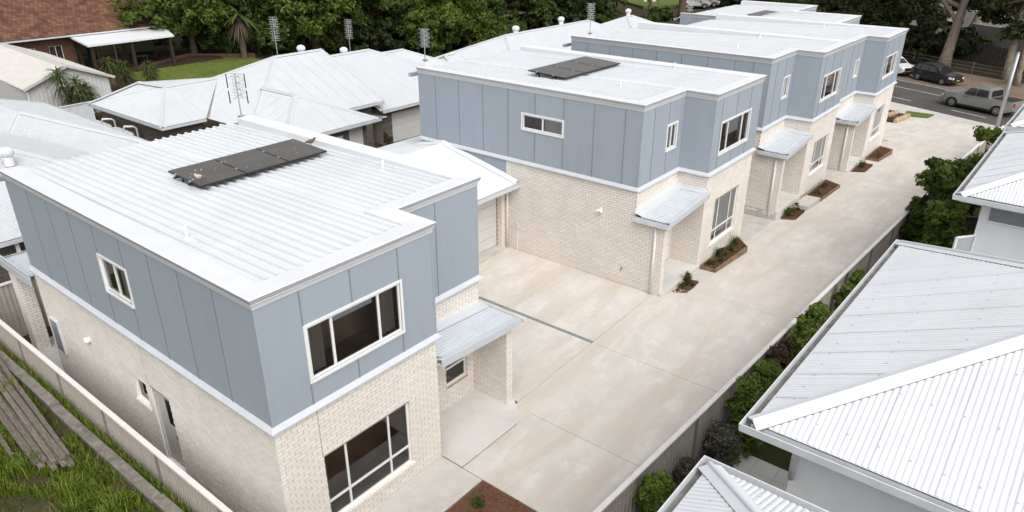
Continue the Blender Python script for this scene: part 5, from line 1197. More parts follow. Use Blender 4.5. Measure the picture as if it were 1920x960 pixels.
pb = (32.31, 51.92, -0.40); T = thing('palm', 'ragged palm with shaggy brown trunk among the left trees', 'palm', pb)
mb = MB(); mb.tube(bezier(pb, (pb[0], pb[1], 4.0), (.1, .1, 0), 6), [.3, .26, .28, .25, .27, .24, .2], 9); mb.build('trunk', 'bark_brown', T)
q, t = rosette((pb[0], pb[1], 3.9), 26, 2.3, .16, .5, .6); link('fronds', quad_mesh('fronds', (q, t), 'leaf_palm'), T)
q, t = rosette((pb[0], pb[1], 3.3), 60, 1.3, .07, 1.1, -.2); link('dead_fronds', quad_mesh('dead_fronds', (q, t), 'leaf_dead'), T)
# potted plant before the villa garage
b = (22.02, 21.72, 0.00); b = (b[0]-2.0, b[1]-1.8, 0.0)
shrub('dark round potted bush beside the cream villa garage door', (20.2, 19.4, -0.2), .42, 1.25, 'leaf_bronze', n=80, size=.05, group='potted bush')
# ------------------------------------------------------------------ grass, mulch and garden beds
def blades(name, pts, hmin, hmax, matname, wd=0.012, lean=.45):
    P = np.array(pts); n = len(P); a = RNG.random(n)*2*np.pi; hgt = hmin+(hmax-hmin)*RNG.random((n, 1)); ln = RNG.random((n, 1))*lean
    d = np.stack([np.cos(a), np.sin(a), np.zeros(n)], 1); s = np.stack([-np.sin(a), np.cos(a), np.zeros(n)], 1)*wd; up = np.array([0, 0, 1.])
    m = P+up*hgt*.6+d*hgt*ln*.35; t = P+up*hgt*(1-ln*.35)+d*hgt*ln
    q1 = np.stack([P-s, P+s, m+s*.8, m-s*.8], 1); q2 = np.stack([m-s*.8, m+s*.8, t+s*.12, t-s*.12], 1); tn = np.clip(.5+RNG.normal(0, .25, n), 0, 1)
    return quad_mesh(name, (np.concatenate([q1, q2]), np.concatenate([tn, tn])), matname)
pts = []
pc = [(random.uniform(-4.5, -1.6), random.uniform(0, 13)) for _ in range(150)]
while len(pts) < 60000:
    c = random.choice(pc); x = random.gauss(c[0], .28); y = random.gauss(c[1], .4)
    if -6.5 < x < -1.42 and y < 13.5 and math.sin(x*3.1+1.3)*math.sin(y*1.7)+.6*math.sin(x*7+y*4.3) > -.25: pts.append((x, y, 0.99))
for _ in range(1500): pts.append((random.uniform(-1.10, -1.0), random.uniform(-1, 13), 0.99))
dp = [(random.gauss(c[0], .35), random.gauss(c[1], .5), .99) for c in random.choices(pc, k=9000)]; dp = [q for q in dp if -6.5 < q[0] < -1.4 and q[1] < 13.5]
o = link('dead_grass', blades('dead_grass', dp, .04, .2, 'leaf_dead', .009, .9)); o['kind'] = 'stuff'; o['label'] = 'dry brown grass stems among the green beside the kerb'; o['category'] = 'grass'
wp = [(random.gauss(c[0], .12), random.gauss(c[1], .12), .99) for c in random.choices(pc[:45], k=9000)]; wp = [q for q in wp if -6.5 < q[0] < -1.45 and q[1] < 13.5]
o = link('weeds', blades('weeds', wp, .2, .48, 'grass_blade', .014, .8)); o['kind'] = 'stuff'; o['label'] = 'taller tufts of weeds on the bank beside the plank pile'; o['category'] = 'weeds'
o = link('grass', blades('grass', pts, .06, .30, 'grass_blade')); o['kind'] = 'stuff'; o['label'] = 'long bright grass growing beside the concrete kerb'; o['category'] = 'grass'
def chips(poly_test, bx, z, n, name='mulch_chips', s=0.035):
    mb = MB(); c = 0
    while c < n:
        x, y = random.uniform(bx[0], bx[2]), random.uniform(bx[1], bx[3])
        if not poly_test(x, y): continue
        c += 1; a = random.uniform(0, 3.14); L_ = s*random.uniform(.5, 1.3); w_ = L_*.35; zz = z+random.uniform(0, .02); dz = random.uniform(-.012, .015)
        ux, uy = math.cos(a), math.sin(a); mb.face([(x-ux*L_-uy*w_, y-uy*L_+ux*w_, zz), (x-ux*L_+uy*w_, y-uy*L_-ux*w_, zz+.006), (x+ux*L_+uy*w_, y+uy*L_-ux*w_, zz+dz+.006), (x+ux*L_-uy*w_, y+uy*L_+ux*w_, zz+dz)])
    return mb
def bed(label, poly, z0, z1, n=500, edge=False, plants=()):
    T = thing('garden_bed', label, 'garden bed', (poly[0][0], poly[0][1], z0), 'mulched garden beds')
    slab_poly('soil', poly, z0, z1, 'mulch', T)
    xs = [p[0] for p in poly]; ys = [p[1] for p in poly]
    mm = chips(inpoly(poly), (min(xs), min(ys), max(xs), max(ys)), z1+.002, n).build('mulch_chips', 'mulch', T, kind='stuff')
    if edge:
        for i in range(len(poly)):
            p, q = Vector((*poly[i], 0)), Vector((*poly[(i+1) % len(poly)], 0)); mb = MB(); mb.bar((p.x, p.y, (z0+z1)/2+.02), (q.x, q.y, (z0+z1)/2+.02), .05, z1-z0+.05); mb.build('timber_edging', 'timber_edge', T)
    for (x, y, r, hh, kind, lb) in plants:
        if kind == 'grass':
            t = thing('grass_tuft', lb, 'plant', (x, y, z1), 'small plants in the garden beds')
            link('leaves', blades('leaves', [(x+random.gauss(0, r*.25), y+random.gauss(0, r*.25), z1) for _ in range(90)], hh*.6, hh, 'leaf_palm', .006, .9), t)
        else: shrub(lb, (x, y, z1-.03), r, hh, 'leaf_mid' if kind == 'dark' else 'leaf_bright', 40, .035, 30, 'small plants in the garden beds', 'young_shrub', nl=4)
bed('mulch bed at the bottom edge beside the nearest path', [(-3, -1.33), (4.17, -1.33), (4.17, -4.6), (-3, -4.6)][::-1], -.1, .0, 1800, False, [(3.55, -1.75, .16, .30, 'bright', 'single small green plant in the bottom mulch bed'), (3.2, -2.9, .12, .2, 'bright', 'tiny green sprig at the bottom edge of the mulch bed')])
bed('small mulch corner bed beside the porch of the second townhouse', [(14.66, -.70), (14.95, -1.12), (15.95, -1.08), (16.0, -.70)], .1, .37, 350, False, [(15.2, -.85, .13, .2, 'bright', 'lowest plant of the corner bed by the second porch'), (15.65, -.82, .2, .34, 'bright', 'largest green plant of the corner bed by the second porch'), (15.5, -.95, .12, .18, 'dark', 'small dark plant of the corner bed by the second porch'), (15.75, -.72, .2, .45, 'grass', 'wispy grass tuft of the corner bed by the second porch')])
bed('timber-edged planter under the lower window of the second townhouse', [(17.05, -.60), (17.10, -1.15), (19.75, -1.25), (20.4, -.62)], .0, .40, 700, True, [(17.45, -.85, .15, .22, 'bright', 'first small shrub in the edged planter, nearest the porch'), (17.9, -1.0, .12, .16, 'dark', 'second flat plant in the edged planter'), (18.4, -.8, .18, .3, 'dark', 'third shrub in the edged planter, mid way'), (19.0, -.9, .16, .25, 'bright', 'fourth shrub in the edged planter'), (19.7, -.75, .2, .5, 'grass', 'grass tuft at the far end of the edged planter'), (18.3, -.72, .15, .45, 'grass', 'thin grass tuft in the middle of the edged planter')])
bed('small mulch bed at the foot of the third townhouse plinth', [(24.2, -.98), (24.5, -1.5), (25.7, -1.5), (25.72, -.99)], -.05, .16, 250, False, [(24.7, -1.2, .22, .4, 'bright', 'bushy plant below the third porch, left'), (25.2, -1.2, .25, .42, 'dark', 'bushy plant below the third porch, right')])
bed('mulch planter beyond the concrete step of the third townhouse', [(27.4, -.92), (27.4, -1.6), (30.0, -1.72), (30.4, -.94)], -.05, .17, 400, True, [(28.2, -1.2, .16, .2, 'bright', 'sprig in the planter beyond the step, nearer'), (29.3, -1.25, .16, .2, 'bright', 'sprig in the planter beyond the step, farther')])
bed('small mulch bed with a grass tuft beside the fourth porch', [(33.0, -1.4), (33.4, -2.0), (34.9, -2.0), (35.0, -1.4)], -.3, .06, 200, False, [(34.0, -1.65, .3, .55, 'grass', 'dark grass tuft beside the fourth porch')])
bed('timber-edged planter under the fourth townhouse window', [(36.0, -1.35), (36.0, -2.0), (38.6, -2.1), (38.9, -1.36)], -.4, .0, 300, True, [(37.0, -1.7, .2, .22, 'bright', 'sprig in the planter under the fourth townhouse window')])
# ------------------------------------------------------------------ right-hand yard
struct(sheet('yard', lin(-8, 50, 2), lambda x: (-40, FY(x)-0.06), -0.03 if False else 0.0, 'lawn_soil'))
PA = struct(slab_poly('patio', [(5.6, -5.4), (8.75, -5.75), (8.75, -8.2), (5.6, -8.2)][::-1], -.05, .105, 'mortar'))
for i in range(6):
    for j in range(5):
        x, y = 5.64+i*.52, -8.15+j*.52
        mb = MB(); mb.box(x+.004, y+.004, .1, x+.514, y+.514, .122); mb.build('paving_tile', 'patio_tile', PA)
# ------------------------------------------------------------------ street
def seg(name, x0f, x1f, ys, z, m):
    mb = MB()
    for ya, yb_ in zip(ys, ys[1:]): mb.face([(x0f(ya), ya, z), (x1f(ya), ya, z), (x1f(yb_), yb_, z), (x0f(yb_), yb_, z)])
    return mb.build(name, m)
sk = 0.44                                                            # the street runs at a slant to the driveway
NX = lambda y: 61.6+sk*y; FX = lambda y: 72.1+sk*y
ys = [-60, -30, -15, 0, 15, 40, 80]
RD0 = struct(seg('road', NX, FX, ys, -2.496, 'asphalt'))
struct(seg('verge', FX, lambda y: FX(y)+9.5, ys, -2.488, 'verge_gravel'))
def stripe(off, wd, y0, y1, name='lane_marking'):
    mb = MB(); mb.face([(NX(y0)+off, y0, -2.491), (NX(y0)+off+wd, y0, -2.491), (NX(y1)+off+wd, y1, -2.491), (NX(y1)+off, y1, -2.491)]); return mb.build(name, 'line_white', RD0)
stripe(10.1, .14, -40, 60); stripe(6.9, .13, -1.2, 60); stripe(6.9, .13, -40, -1.2)
for k in range(8): stripe(2.3, .13, -22+k*6, -19.4+k*6)
kb = MB()
for y in lin(-26, 30, 2.4)[:-1]:
    pass
KS = thing('street_kerb', 'pale concrete kerb and gutter along the near side of the street', 'kerb', (NX(0), 0, -2.5))
for y in lin(-24, 30, 3.0)[:-1]:
    mb = MB(); mb.hexa([(NX(y)-.35, y, -2.6), (NX(y), y, -2.6), (NX(y+2.98), y+2.98, -2.6), (NX(y+2.98)-.35, y+2.98, -2.6), (NX(y)-.35, y, -2.36), (NX(y)-.08, y, -2.38), (NX(y+2.98)-.08, y+2.98, -2.38), (NX(y+2.98)-.35, y+2.98, -2.36)]); mb.build('kerb_stone', 'concrete_grey', KS)
mb = MB()
for ya, yb_ in zip(lin(-24, 30, 3)[:-1], lin(-24, 30, 3)[1:]): mb.face([(58.5, ya, -2.36), (NX(ya)-.3, ya, -2.36), (NX(yb_)-.3, yb_, -2.36), (58.5, yb_, -2.36)])
struct(mb.build('footpath_apron', 'concrete_grey'))
struct(slab_poly('verge_lawn', [(59.73, 1.28, -2.25)[:2], (59.78, -0.73, -2.25)[:2], (58.27, -0.49, -2.25)[:2], (57.71, 0.73, -2.25)[:2]][::-1], -2.6, -2.27, 'lawn'))
TB = thing('terraced_bed', 'sandstone-edged terraced garden bed at the street corner of the driveway', 'garden bed', (56.26, 1.04, -1.60))
for k in range(3):
    for j in range(4):
        x, y = 52.2+j*1.15, .42+k*.85; mb = MB(); mb.box(x, y, -2.5, x+1.11, y+.28, -1.42+k*.14-j*.13); o = mb.build('stone_block', 'sandstone', TB); md = o.modifiers.new('bevel', 'BEVEL'); md.width = .04; md.segments = 2
        mb = MB(); mb.box(x, y+.29, -2.5, x+1.14, y+.84, -1.50+k*.14-j*.13); mb.build('soil', 'mulch', TB)
# street pole
b = (58.16, -5.21, -2.40); T = thing('street_pole', 'tall grey steel pole by the kerb at the right edge', 'pole', b)
mb = MB(); mb.tube([(b[0], b[1], -2.6), (b[0], b[1], 3.15)], [.14, .11], 10); mb.build('shaft', 'steel_grey', T, smooth=True); mb = MB(); mb.lathe((b[0], b[1], 3.15), [(.12, 0), (.12, .06), (.04, .09)], 10); mb.build('cap', 'steel_grey', T)
# far fences, retaining wall and buildings
T = thing('wire_fence', 'low post and wire fence along the far verge of the street', 'fence', (84, 0, -2.5))
for k in range(12):
    y = -12+k*3.0; x = FX(y)+9.6; mb = MB(); mb.tube([(x, y, -2.7), (x, y, -1.25)], .055, 6); mb.build('post', 'timber_grey', T)
    if k < 11:
        for zz in (-1.4, -1.75, -2.1): mb = MB(); mb.tube([(x, y, zz), (FX(y+3)+9.6, y+3, zz)], .008, 4); mb.build('wire', 'steel_grey', T)
T = thing('paling_fence', 'dark brown timber fence behind the wire fence across the street', 'fence', (92, 0, -2.5))
y = -16.0
while y < 22:
    x = FX(y)+15.5; mb = MB(); zt_ = h(x)+1.75+.05*random.random(); mb.hexa([(x, y, h(x)-.3), (x+.03, y, h(x)-.3), (FX(y+.4)+15.53, y+.38, h(x)-.3), (FX(y+.4)+15.5, y+.38, h(x)-.3), (x, y, zt_), (x+.03, y, zt_), (FX(y+.4)+15.53, y+.38, zt_), (FX(y+.4)+15.5, y+.38, zt_)]); mb.build('paling', 'fence_dark', T); y += .4
mb = MB(); a, b = Vector((92.75, 2.37, -0.90)), Vector((87.77, -5.37, -0.90)); mb.bar((a.x, a.y, .1), (b.x, b.y, .1), .4, 2.2); tag(mb.build('retaining_wall', 'wall_far_grey'), 'long grey retaining wall on the far bank at the top right', 'wall')
mb = MB(); a, b = Vector((102.51, 5.16, -0.50)), Vector((105.18, -5.38, -0.50)); mb.bar((a.x, a.y, .6), (b.x, b.y, .6), .4, 1.9); tag(mb.build('boundary_wall', 'wall_far_grey'), 'upper grey boundary wall behind the far parked car', 'wall')
def far_house(label, c, wx, wy, z0, hw, hr, wall='render_white', roof='gutter_grey'):
    T = thing('far_house', label, 'house', (c[0], c[1], z0), 'houses beyond the street'); x, y = c[:2]
    mb = MB(); mb.box(x-wx, y-wy, z0-.3, x+wx, y+wy, z0+hw); w_ = mb.build('wall', wall, T)
    e = .5; A, B, C, D = (x-wx-e, y-wy-e, z0+hw), (x+wx+e, y-wy-e, z0+hw), (x+wx+e, y+wy+e, z0+hw), (x-wx-e, y+wy+e, z0+hw); P, Q = (x, y-wy*.5, z0+hw+hr), (x, y+wy*.5, z0+hw+hr)
    mb = MB(); mb.face([A, B, P]); mb.face([B, C, Q, P]); mb.face([C, D, Q]); mb.face([D, A, P, Q]); mb.face([A, D, C, B]); mb.build('roof', roof, T)
    for k in range(3):
        yy = y-wy+wy*2*(k+.5)/3; mb = MB(); mb.box(x-wx-.03, yy-.7, z0+1, x-wx-.005, yy+.7, z0+2.1); mb.build('window', 'car_glass', T)
far_house('pale roofed house behind the gum trunks at the top right', (111.86, 11.61, 0.00)[:2], 5, 8, 0.0, 2.4, 1.6, 'render_white', 'villa_roof')
far_house('pale roof seen through the gum crown left of the trunks', (109.42, 16.50, -1.00)[:2], 5, 7, -1.6, 2.2, 1.6, 'render_white', 'villa_roof')
far_house('brown brick house in the shade behind the row of parked cars', (115.35, 39.90, -1.00)[:2], 4, 7, -2, 2.6, 1.8, 'brick_red', 'brick_dark')
far_house('grey roof showing between the trees at the top centre', (61.45, 60.51, 1.00)[:2], 4, 5, -.5, 2.6, 1.6, 'shed_cream', 'gutter_grey')
# timber shelter left of the pale trunk
sx, sy = (66.04, 50.67, -1.50)[:2]
T = thing('timber_shelter', 'weathered flat-roofed timber shelter half hidden behind the rounded tree', 'shelter', (sx, sy, h(sx)))
for k, (dx, dy, zt_) in enumerate(((0, 0, 2.0), (1.0, -2.2, 1.2))):
    mb = MB(); mb.hexa([(sx+dx-3, sy+dy-1.6, zt_), (sx+dx+3, sy+dy-1.6, zt_), (sx+dx+3, sy+dy+1.6, zt_+.1), (sx+dx-3, sy+dy+1.6, zt_+.1), (sx+dx-3, sy+dy-1.6, zt_+.14), (sx+dx+3, sy+dy-1.6, zt_+.14), (sx+dx+3, sy+dy+1.6, zt_+.24), (sx+dx-3, sy+dy+1.6, zt_+.24)]); mb.build('roof_slab', 'timber_grey', T)
    for a in (-2.7, 2.7):
        for b in (-1.4, 1.4): mb = MB(); mb.box(sx+dx+a-.08, sy+dy+b-.08, h(sx)-.3, sx+dx+a+.08, sy+dy+b+.08, zt_+.02); mb.build('post', 'timber_grey', T)
b = (66.24, 48.51, -1.20); mb = MB(); mb.box(b[0]-.35, b[1]-.35, h(b[0])-.3, b[0]+.35, b[1]+.35, 1.35); T = tag(mb.build('brick_chimney', 'concrete_old'), 'square stained chimney stack at the right end of the timber shelter', 'chimney')
# sign board by the wood
b = (105.12, 49.82, -2.00); T = thing('sign_board', 'white sign board with a dark round emblem on two posts near the wood', 'sign', b)
U = Vector((math.sin(YAW), -math.cos(YAW), 0)).normalized(); n_ = Vector((-math.cos(YAW), -math.sin(YAW), 0)); B = Vector(b)
mb = MB(); P = [B+U*s_*.95+Vector((0, 0, z)) for (s_, z) in ((-1, 1.2), (1, .75), (1, 2.15), (-1, 2.35))]; mb.hexa([P[0], P[1], P[1]-n_*.05, P[0]-n_*.05, P[3], P[2], P[2]-n_*.05, P[3]-n_*.05]); sg = mb.build('board', 'sign_white', T)
mb = MB(); c = B+Vector((0, 0, 1.75))+n_*.012-U*.25; mb.face([c+U*math.cos(t)*.24+Vector((0, 0, math.sin(t)*.32)) for t in [2*math.pi*k/14 for k in range(14)]]); mb.build('emblem', 'sign_dark', sg)
for s_ in (-.7, .7): mb = MB(); q = B+U*s_-n_*.1; mb.tube([(q.x, q.y, h(q.x)-.3), (q.x, q.y, 0.2)], .05, 6); mb.build('post', 'timber_grey', T)
b = (98.29, 44.69, -1.90); mb = MB(); mb.tube([(b[0], b[1], h(b[0])-.3), (b[0], b[1], 1.4)], .09, 7); tag(mb.build('timber_post', 'timber_grey'), 'lone pale post right of the white sign board', 'post')
struct(slab_poly('park_lawn', [(98, 47), (112, 40), (128, 48), (110, 62)][::-1], -3, h(105)+.25, 'lawn'))

# ------------------------------------------------------------------ vehicles
def car(label, pos, ang, kind, paint, cat='car', group='vehicles along the street'):
    """local frame: +x forward, +y left"""
    T = thing({'ute': 'pickup_truck'}.get(kind, 'parked_car'), label, cat, pos, group)
    ca, sa = math.cos(ang), math.sin(ang); X = lambda x, y, z: (pos[0]+ca*x-sa*y, pos[1]+sa*x+ca*y, pos[2]+z)
    if kind == 'ute':
        hw, wb, wr_ = 1.0, (1.85, -1.85), .41; belt, roofz = 1.22, 1.92; wx = (1.85, -1.83)
        top = [(2.93, .50), (2.95, .92), (2.82, 1.12), (1.45, 1.24), (0.72, 1.84), (0.45, 1.93), (-.75, 1.94), (-1.02, 1.88), (-1.12, 1.26), (-2.86, 1.28), (-2.92, .95), (-2.92, .55)]
        glass_f = ((1.38, 1.29), (0.74, 1.80)); glass_r = ((-1.10, 1.32), (-1.03, 1.80))
        side = [[(1.05, 1.27), (.62, 1.78), (.10, 1.82), (.08, 1.27)], [(.0, 1.27), (.02, 1.82), (-.82, 1.80), (-.95, 1.27)]]
    else:
        hw, wb, wr_ = .92, (1.35, -1.35), .35; belt, roofz = 1.02, 1.66; wx = (1.37, -1.32)
        top = [(2.26, .42), (2.30, .72), (2.12, .92), (1.05, 1.06), (0.35, 1.52), (0.05, 1.63), (-1.2, 1.66), (-1.75, 1.60), (-2.18, 1.10), (-2.30, .95), (-2.30, .48)]
        glass_f = ((1.00, 1.10), (0.38, 1.48)); glass_r = ((-2.12, 1.14), (-1.80, 1.54))
        side = [[(.78, 1.07), (.28, 1.46), (-.25, 1.55), (-.28, 1.06)], [(-.36, 1.06), (-.33, 1.55), (-1.15, 1.56), (-1.25, 1.07)], [(-1.33, 1.07), (-1.23, 1.55), (-1.62, 1.50), (-1.85, 1.12)]]
    def wid(x, z):
        w_ = hw*(1-.06*max(0, .55-z)) if z <= belt else hw*(1-.24*(z-belt)/(roofz-belt))
        e = max(0, abs(x)-(top[1][0]-.55)); return w_*(1-.22*min(1, e/.6)**2)
    bot = []
    for c in reversed(wx):
        for k in range(9):
            t = math.pi-math.pi*k/8; bot.append((c+math.cos(t)*(wr_+.07), .33+math.sin(t)*(wr_+.06)))
    bot = [(bot[0][0]-.02, .30)]+bot[:9]+[(bot[8][0]+.02, .28), (bot[9][0]-.02, .28)]+bot[9:]+[(bot[-1][0]+.02, .30)]
    ring = top+bot; n = len(ring); mb = MB()
    # subdivided outline so that the panels follow the tumblehome
    L_ = [X(x, wid(x, z), z) for x, z in ring]; R_v = [X(x, -wid(x, z), z) for x, z in ring]
    i0 = len(mb.v); mb.v += L_+R_v; mb.f.append(tuple(i0+k for k in reversed(range(n)))); mb.m.append(0); mb.f.append(tuple(i0+n+k for k in range(n))); mb.m.append(0)
    for k in range(n): mb.f.append((i0+k, i0+(k+1) % n, i0+n+(k+1) % n, i0+n+k)); mb.m.append(0)
    body = mb.build('body', paint, T)
    bm = bmesh.new(); bm.from_mesh(body.data); bmesh.ops.recalc_face_normals(bm, faces=bm.faces); bmesh.ops.triangulate(bm, faces=[f for f in bm.faces if len(f.verts) > 4]); bm.to_mesh(body.data); bm.free()
    md = body.modifiers.new('bevel', 'BEVEL'); md.width = .05; md.segments = 2; md.limit_method = 'ANGLE'; md.angle_limit = .6
    for s_ in (1, -1):
        for q in side:
            MB().face([X(x, s_*(wid(x, z)+.012), z) for x, z in q]).build('side_window', 'car_glass', T)
        mb = MB(); q = side[0]; mx = q[0][0]-.05; mb.box(0, 0, 0, .1, .1, .1); mb.v = []; mb.f = []; mb.m = []
        c = [X(mx+a, s_*(wid(mx, belt)+b), belt+z) for a in (-.07, .07) for b in (.02, .22) for z in (.0, .15)]
        mb.hexa([c[0], c[4], c[6], c[2], c[1], c[5], c[7], c[3]]); mb.build('mirror', paint if kind == 'ute' else 'paint_black', T)
        for wxx in wx:
            W_ = MB(); W_.tube([X(wxx, s_*(hw-.24), wr_), X(wxx, s_*(hw-.20), wr_), X(wxx, s_*(hw-.01), wr_), X(wxx, s_*(hw+.012), wr_)], [wr_*.9, wr_, wr_, wr_*.92], 22); w_ = W_.build('wheel', 'tyre', T, smooth=False)
            W_ = MB(); W_.tube([X(wxx, s_*(hw-.02), wr_), X(wxx, s_*(hw+.02), wr_)], [wr_*.66, wr_*.62], 18); rm = W_.build('rim', 'rim', w_)
            W_ = MB()
            for k in range(6):
                t = k*math.pi/3; W_.face([X(wxx+math.cos(t+a)*wr_*r_, s_*(hw+.024), wr_+math.sin(t+a)*wr_*r_) for a, r_ in ((-.2, .25), (.2, .25), (.27, .54), (-.27, .54))])
            W_.build('wheel_gap', 'tyre', w_)
        zl = .86 if kind == 'ute' else .76; xl = top[1][0]
        mb = MB(); c = [(xl-.36, .97), (xl-.02, .62)]; mb.face([X(xl-.30, s_*(wid(xl-.30, zl)+.012), zl-.06), X(xl-.02, s_*(wid(xl-.02, zl)+.01), zl-.1), X(xl-.03, s_*(wid(xl-.03, zl)+.01), zl+.08), X(xl-.32, s_*(wid(xl-.3, zl)+.012), zl+.12)]); mb.face([X(xl+.012, s_*(wid(xl, zl)-.02), zl-.1), X(xl+.012, s_*(wid(xl, zl)-.36), zl-.1), X(xl+.005, s_*(wid(xl, zl)-.36), zl+.06), X(xl+.005, s_*(wid(xl, zl)-.02), zl+.08)]); mb.build('headlight', 'lamp_clear', T)
        xr = -xl; mb = MB(); mb.box(0, 0, 0, 1, 1, 1); mb.v = []; mb.f = []; mb.m = []
        c = [X(xr-.02+a, s_*(wid(xr, zl)*f_+b), zl+z) for a in (0, .22) for f_, b in ((.82, 0), (1, .02)) for z in (.02, .32)]; mb.hexa([c[0], c[4], c[6], c[2], c[1], c[5], c[7], c[3]]); mb.build('tail_light', 'lamp_red', T)
    for (a, b), nm in ((glass_f, 'windscreen'), (glass_r, 'rear_window')):
        n_ = .015 if nm == 'windscreen' else -.015
        MB().face([X(a[0]+n_, wid(*a)-.10, a[1]+.01), X(a[0]+n_, -wid(*a)+.10, a[1]+.01), X(b[0]+n_, -wid(*b)+.07, b[1]+.01), X(b[0]+n_, wid(*b)-.07, b[1]+.01)]).build(nm, 'car_glass', T)
    xl = top[1][0]; mb = MB(); mb.face([X(xl+.02, .55, .55), X(xl+.02, -.55, .55), X(xl+.02, -.55, .88), X(xl+.02, .55, .88)]); mb.build('grille', 'black_plastic', T)
    mb = MB(); mb.face([X(xl+.03, .2, .47), X(xl+.03, -.2, .47), X(xl+.03, -.2, .57), X(xl+.03, .2, .57)]); mb.build('number_plate', 'plate_yellow', T)
    mb = MB(); c = [X(a, s_*.75, z) for a in (xl-.1, xl+.06) for s_ in (-1, 1) for z in (.34, .5)]; mb.hexa([c[0], c[4], c[6], c[2], c[1], c[5], c[7], c[3]]); mb.build('bumper', 'black_plastic' if kind != 'ute' else 'rim', T)
    for s_ in (1, -1):
        for wxx in wx:
            mb = MB(); k_ = 10
            for k in range(k_):
                t0, t1 = math.pi*k/k_, math.pi*(k+1)/k_; r0_, r1_ = wr_+.03, wr_+.11
                mb.face([X(wxx+math.cos(t0)*r0_, s_*(hw+.006), .33+math.sin(t0)*r0_), X(wxx+math.cos(t0)*r1_, s_*(hw+.006), .33+math.sin(t0)*r1_), X(wxx+math.cos(t1)*r1_, s_*(hw+.006), .33+math.sin(t1)*r1_), X(wxx+math.cos(t1)*r0_, s_*(hw+.006), .33+math.sin(t1)*r0_)])
            mb.build('wheel_arch', 'black_plastic', T)
        mb = MB(); mb.face([X(wx[1]+wr_+.12, s_*(hw+.008), .27), X(wx[0]-wr_-.12, s_*(hw+.008), .27), X(wx[0]-wr_-.12, s_*(hw+.008), .42), X(wx[1]+wr_+.12, s_*(hw+.008), .42)]); mb.build('sill_trim', 'black_plastic', T)
        for q in side:
            mb = MB(); xq = q[0][0]-.12; mb.face([X(xq-.2, s_*(wid(xq, belt-.12)+.012), belt-.16), X(xq-.04, s_*(wid(xq, belt-.12)+.012), belt-.16), X(xq-.04, s_*(wid(xq, belt-.12)+.012), belt-.12), X(xq-.2, s_*(wid(xq, belt-.12)+.012), belt-.12)]); mb.build('door_handle', 'black_plastic', T)
    if kind == 'ute':
        mb = MB(); c = [X(a, s_*(hw-.14), z) for a in (-2.84, -1.18) for s_ in (-1, 1) for z in (1.295, 1.30)]; mb.face([c[1], c[5], c[7], c[3]]); mb.build('tray_cover', 'black_plastic', T)
        mb = MB(); c = [X(a, s_*.55, z) for a in (-.7, .3) for s_ in (-1, 1) for z in (1.945, 1.97)]; mb.hexa([c[0], c[4], c[6], c[2], c[1], c[5], c[7], c[3]]); mb.build('roof_panel', paint, T)
    else:
        for s_ in (-.62, .62): mb = MB(); mb.tube([X(.0, s_, 1.66), X(-.1, s_, 1.72), X(-1.5, s_, 1.73), X(-1.6, s_, 1.66)], .022, 6); mb.build('roof_rail', 'black_plastic', T)
    return T
ra = math.atan(1/sk); HD = math.pi/2-math.atan(sk)                    # heading of the street
p = (Vector((64.64, -1.08, -2.50))+Vector((63.24, -4.51, -2.50)))/2; dv = Vector((64.64, -1.08, -2.50))-Vector((63.24, -4.51, -2.50)); a_ = math.atan2(dv.y, dv.x)
q = Vector((math.cos(a_+math.pi/2), math.sin(a_+math.pi/2), 0)); side_ = 1 if (CAMP-p).dot(q) > 0 else -1
p = p-q*side_*0.95
car('silver dual-cab pickup truck driving along the street', (p.x, p.y, -2.49), a_, 'ute', 'paint_silver', 'pickup truck')
p = (Vector((74.99, 3.64, -2.49))+Vector((73.69, 1.30, -2.49)))/2; dv = Vector((73.69, 1.30, -2.49))-Vector((74.99, 3.64, -2.49)); b_ = math.atan2(dv.y, dv.x); q = Vector((math.cos(b_+math.pi/2), math.sin(b_+math.pi/2), 0)); side_ = 1 if (CAMP-p).dot(q) > 0 else -1; p = p-q*side_*.85
car('black SUV parked on the far verge of the street', (p.x, p.y, -2.48), b_, 'suv', 'paint_black')
p2 = Vector((77.47, 6.50, -2.48)); car('white car with a yellow plate half hidden behind the fourth townhouse', (p2.x, p2.y, -2.48), b_-.15, 'suv', 'paint_white')
hc = (94.15, 1.22, -0.60); car('dark car on the far bank at the top right, between grey walls', (hc[0], hc[1], h(hc[0])+.2), b_, 'suv', 'paint_black')
for k, (px_, pt, lb) in enumerate((((103.85, 41.37, -2.00), 'paint_silver', 'leftmost silver car of the row parked by the thick trunk'), ((106.72, 41.11, -2.00), 'paint_silver', 'middle silver car of the row parked by the thick trunk'), ((109.02, 40.54, -2.00), 'paint_black', 'rightmost dark car of the row parked by the thick trunk'))):
    car(lb, (px_[0], px_[1], h(px_[0])-.05), -0.95, 'suv', pt, group='cars parked by the wood')
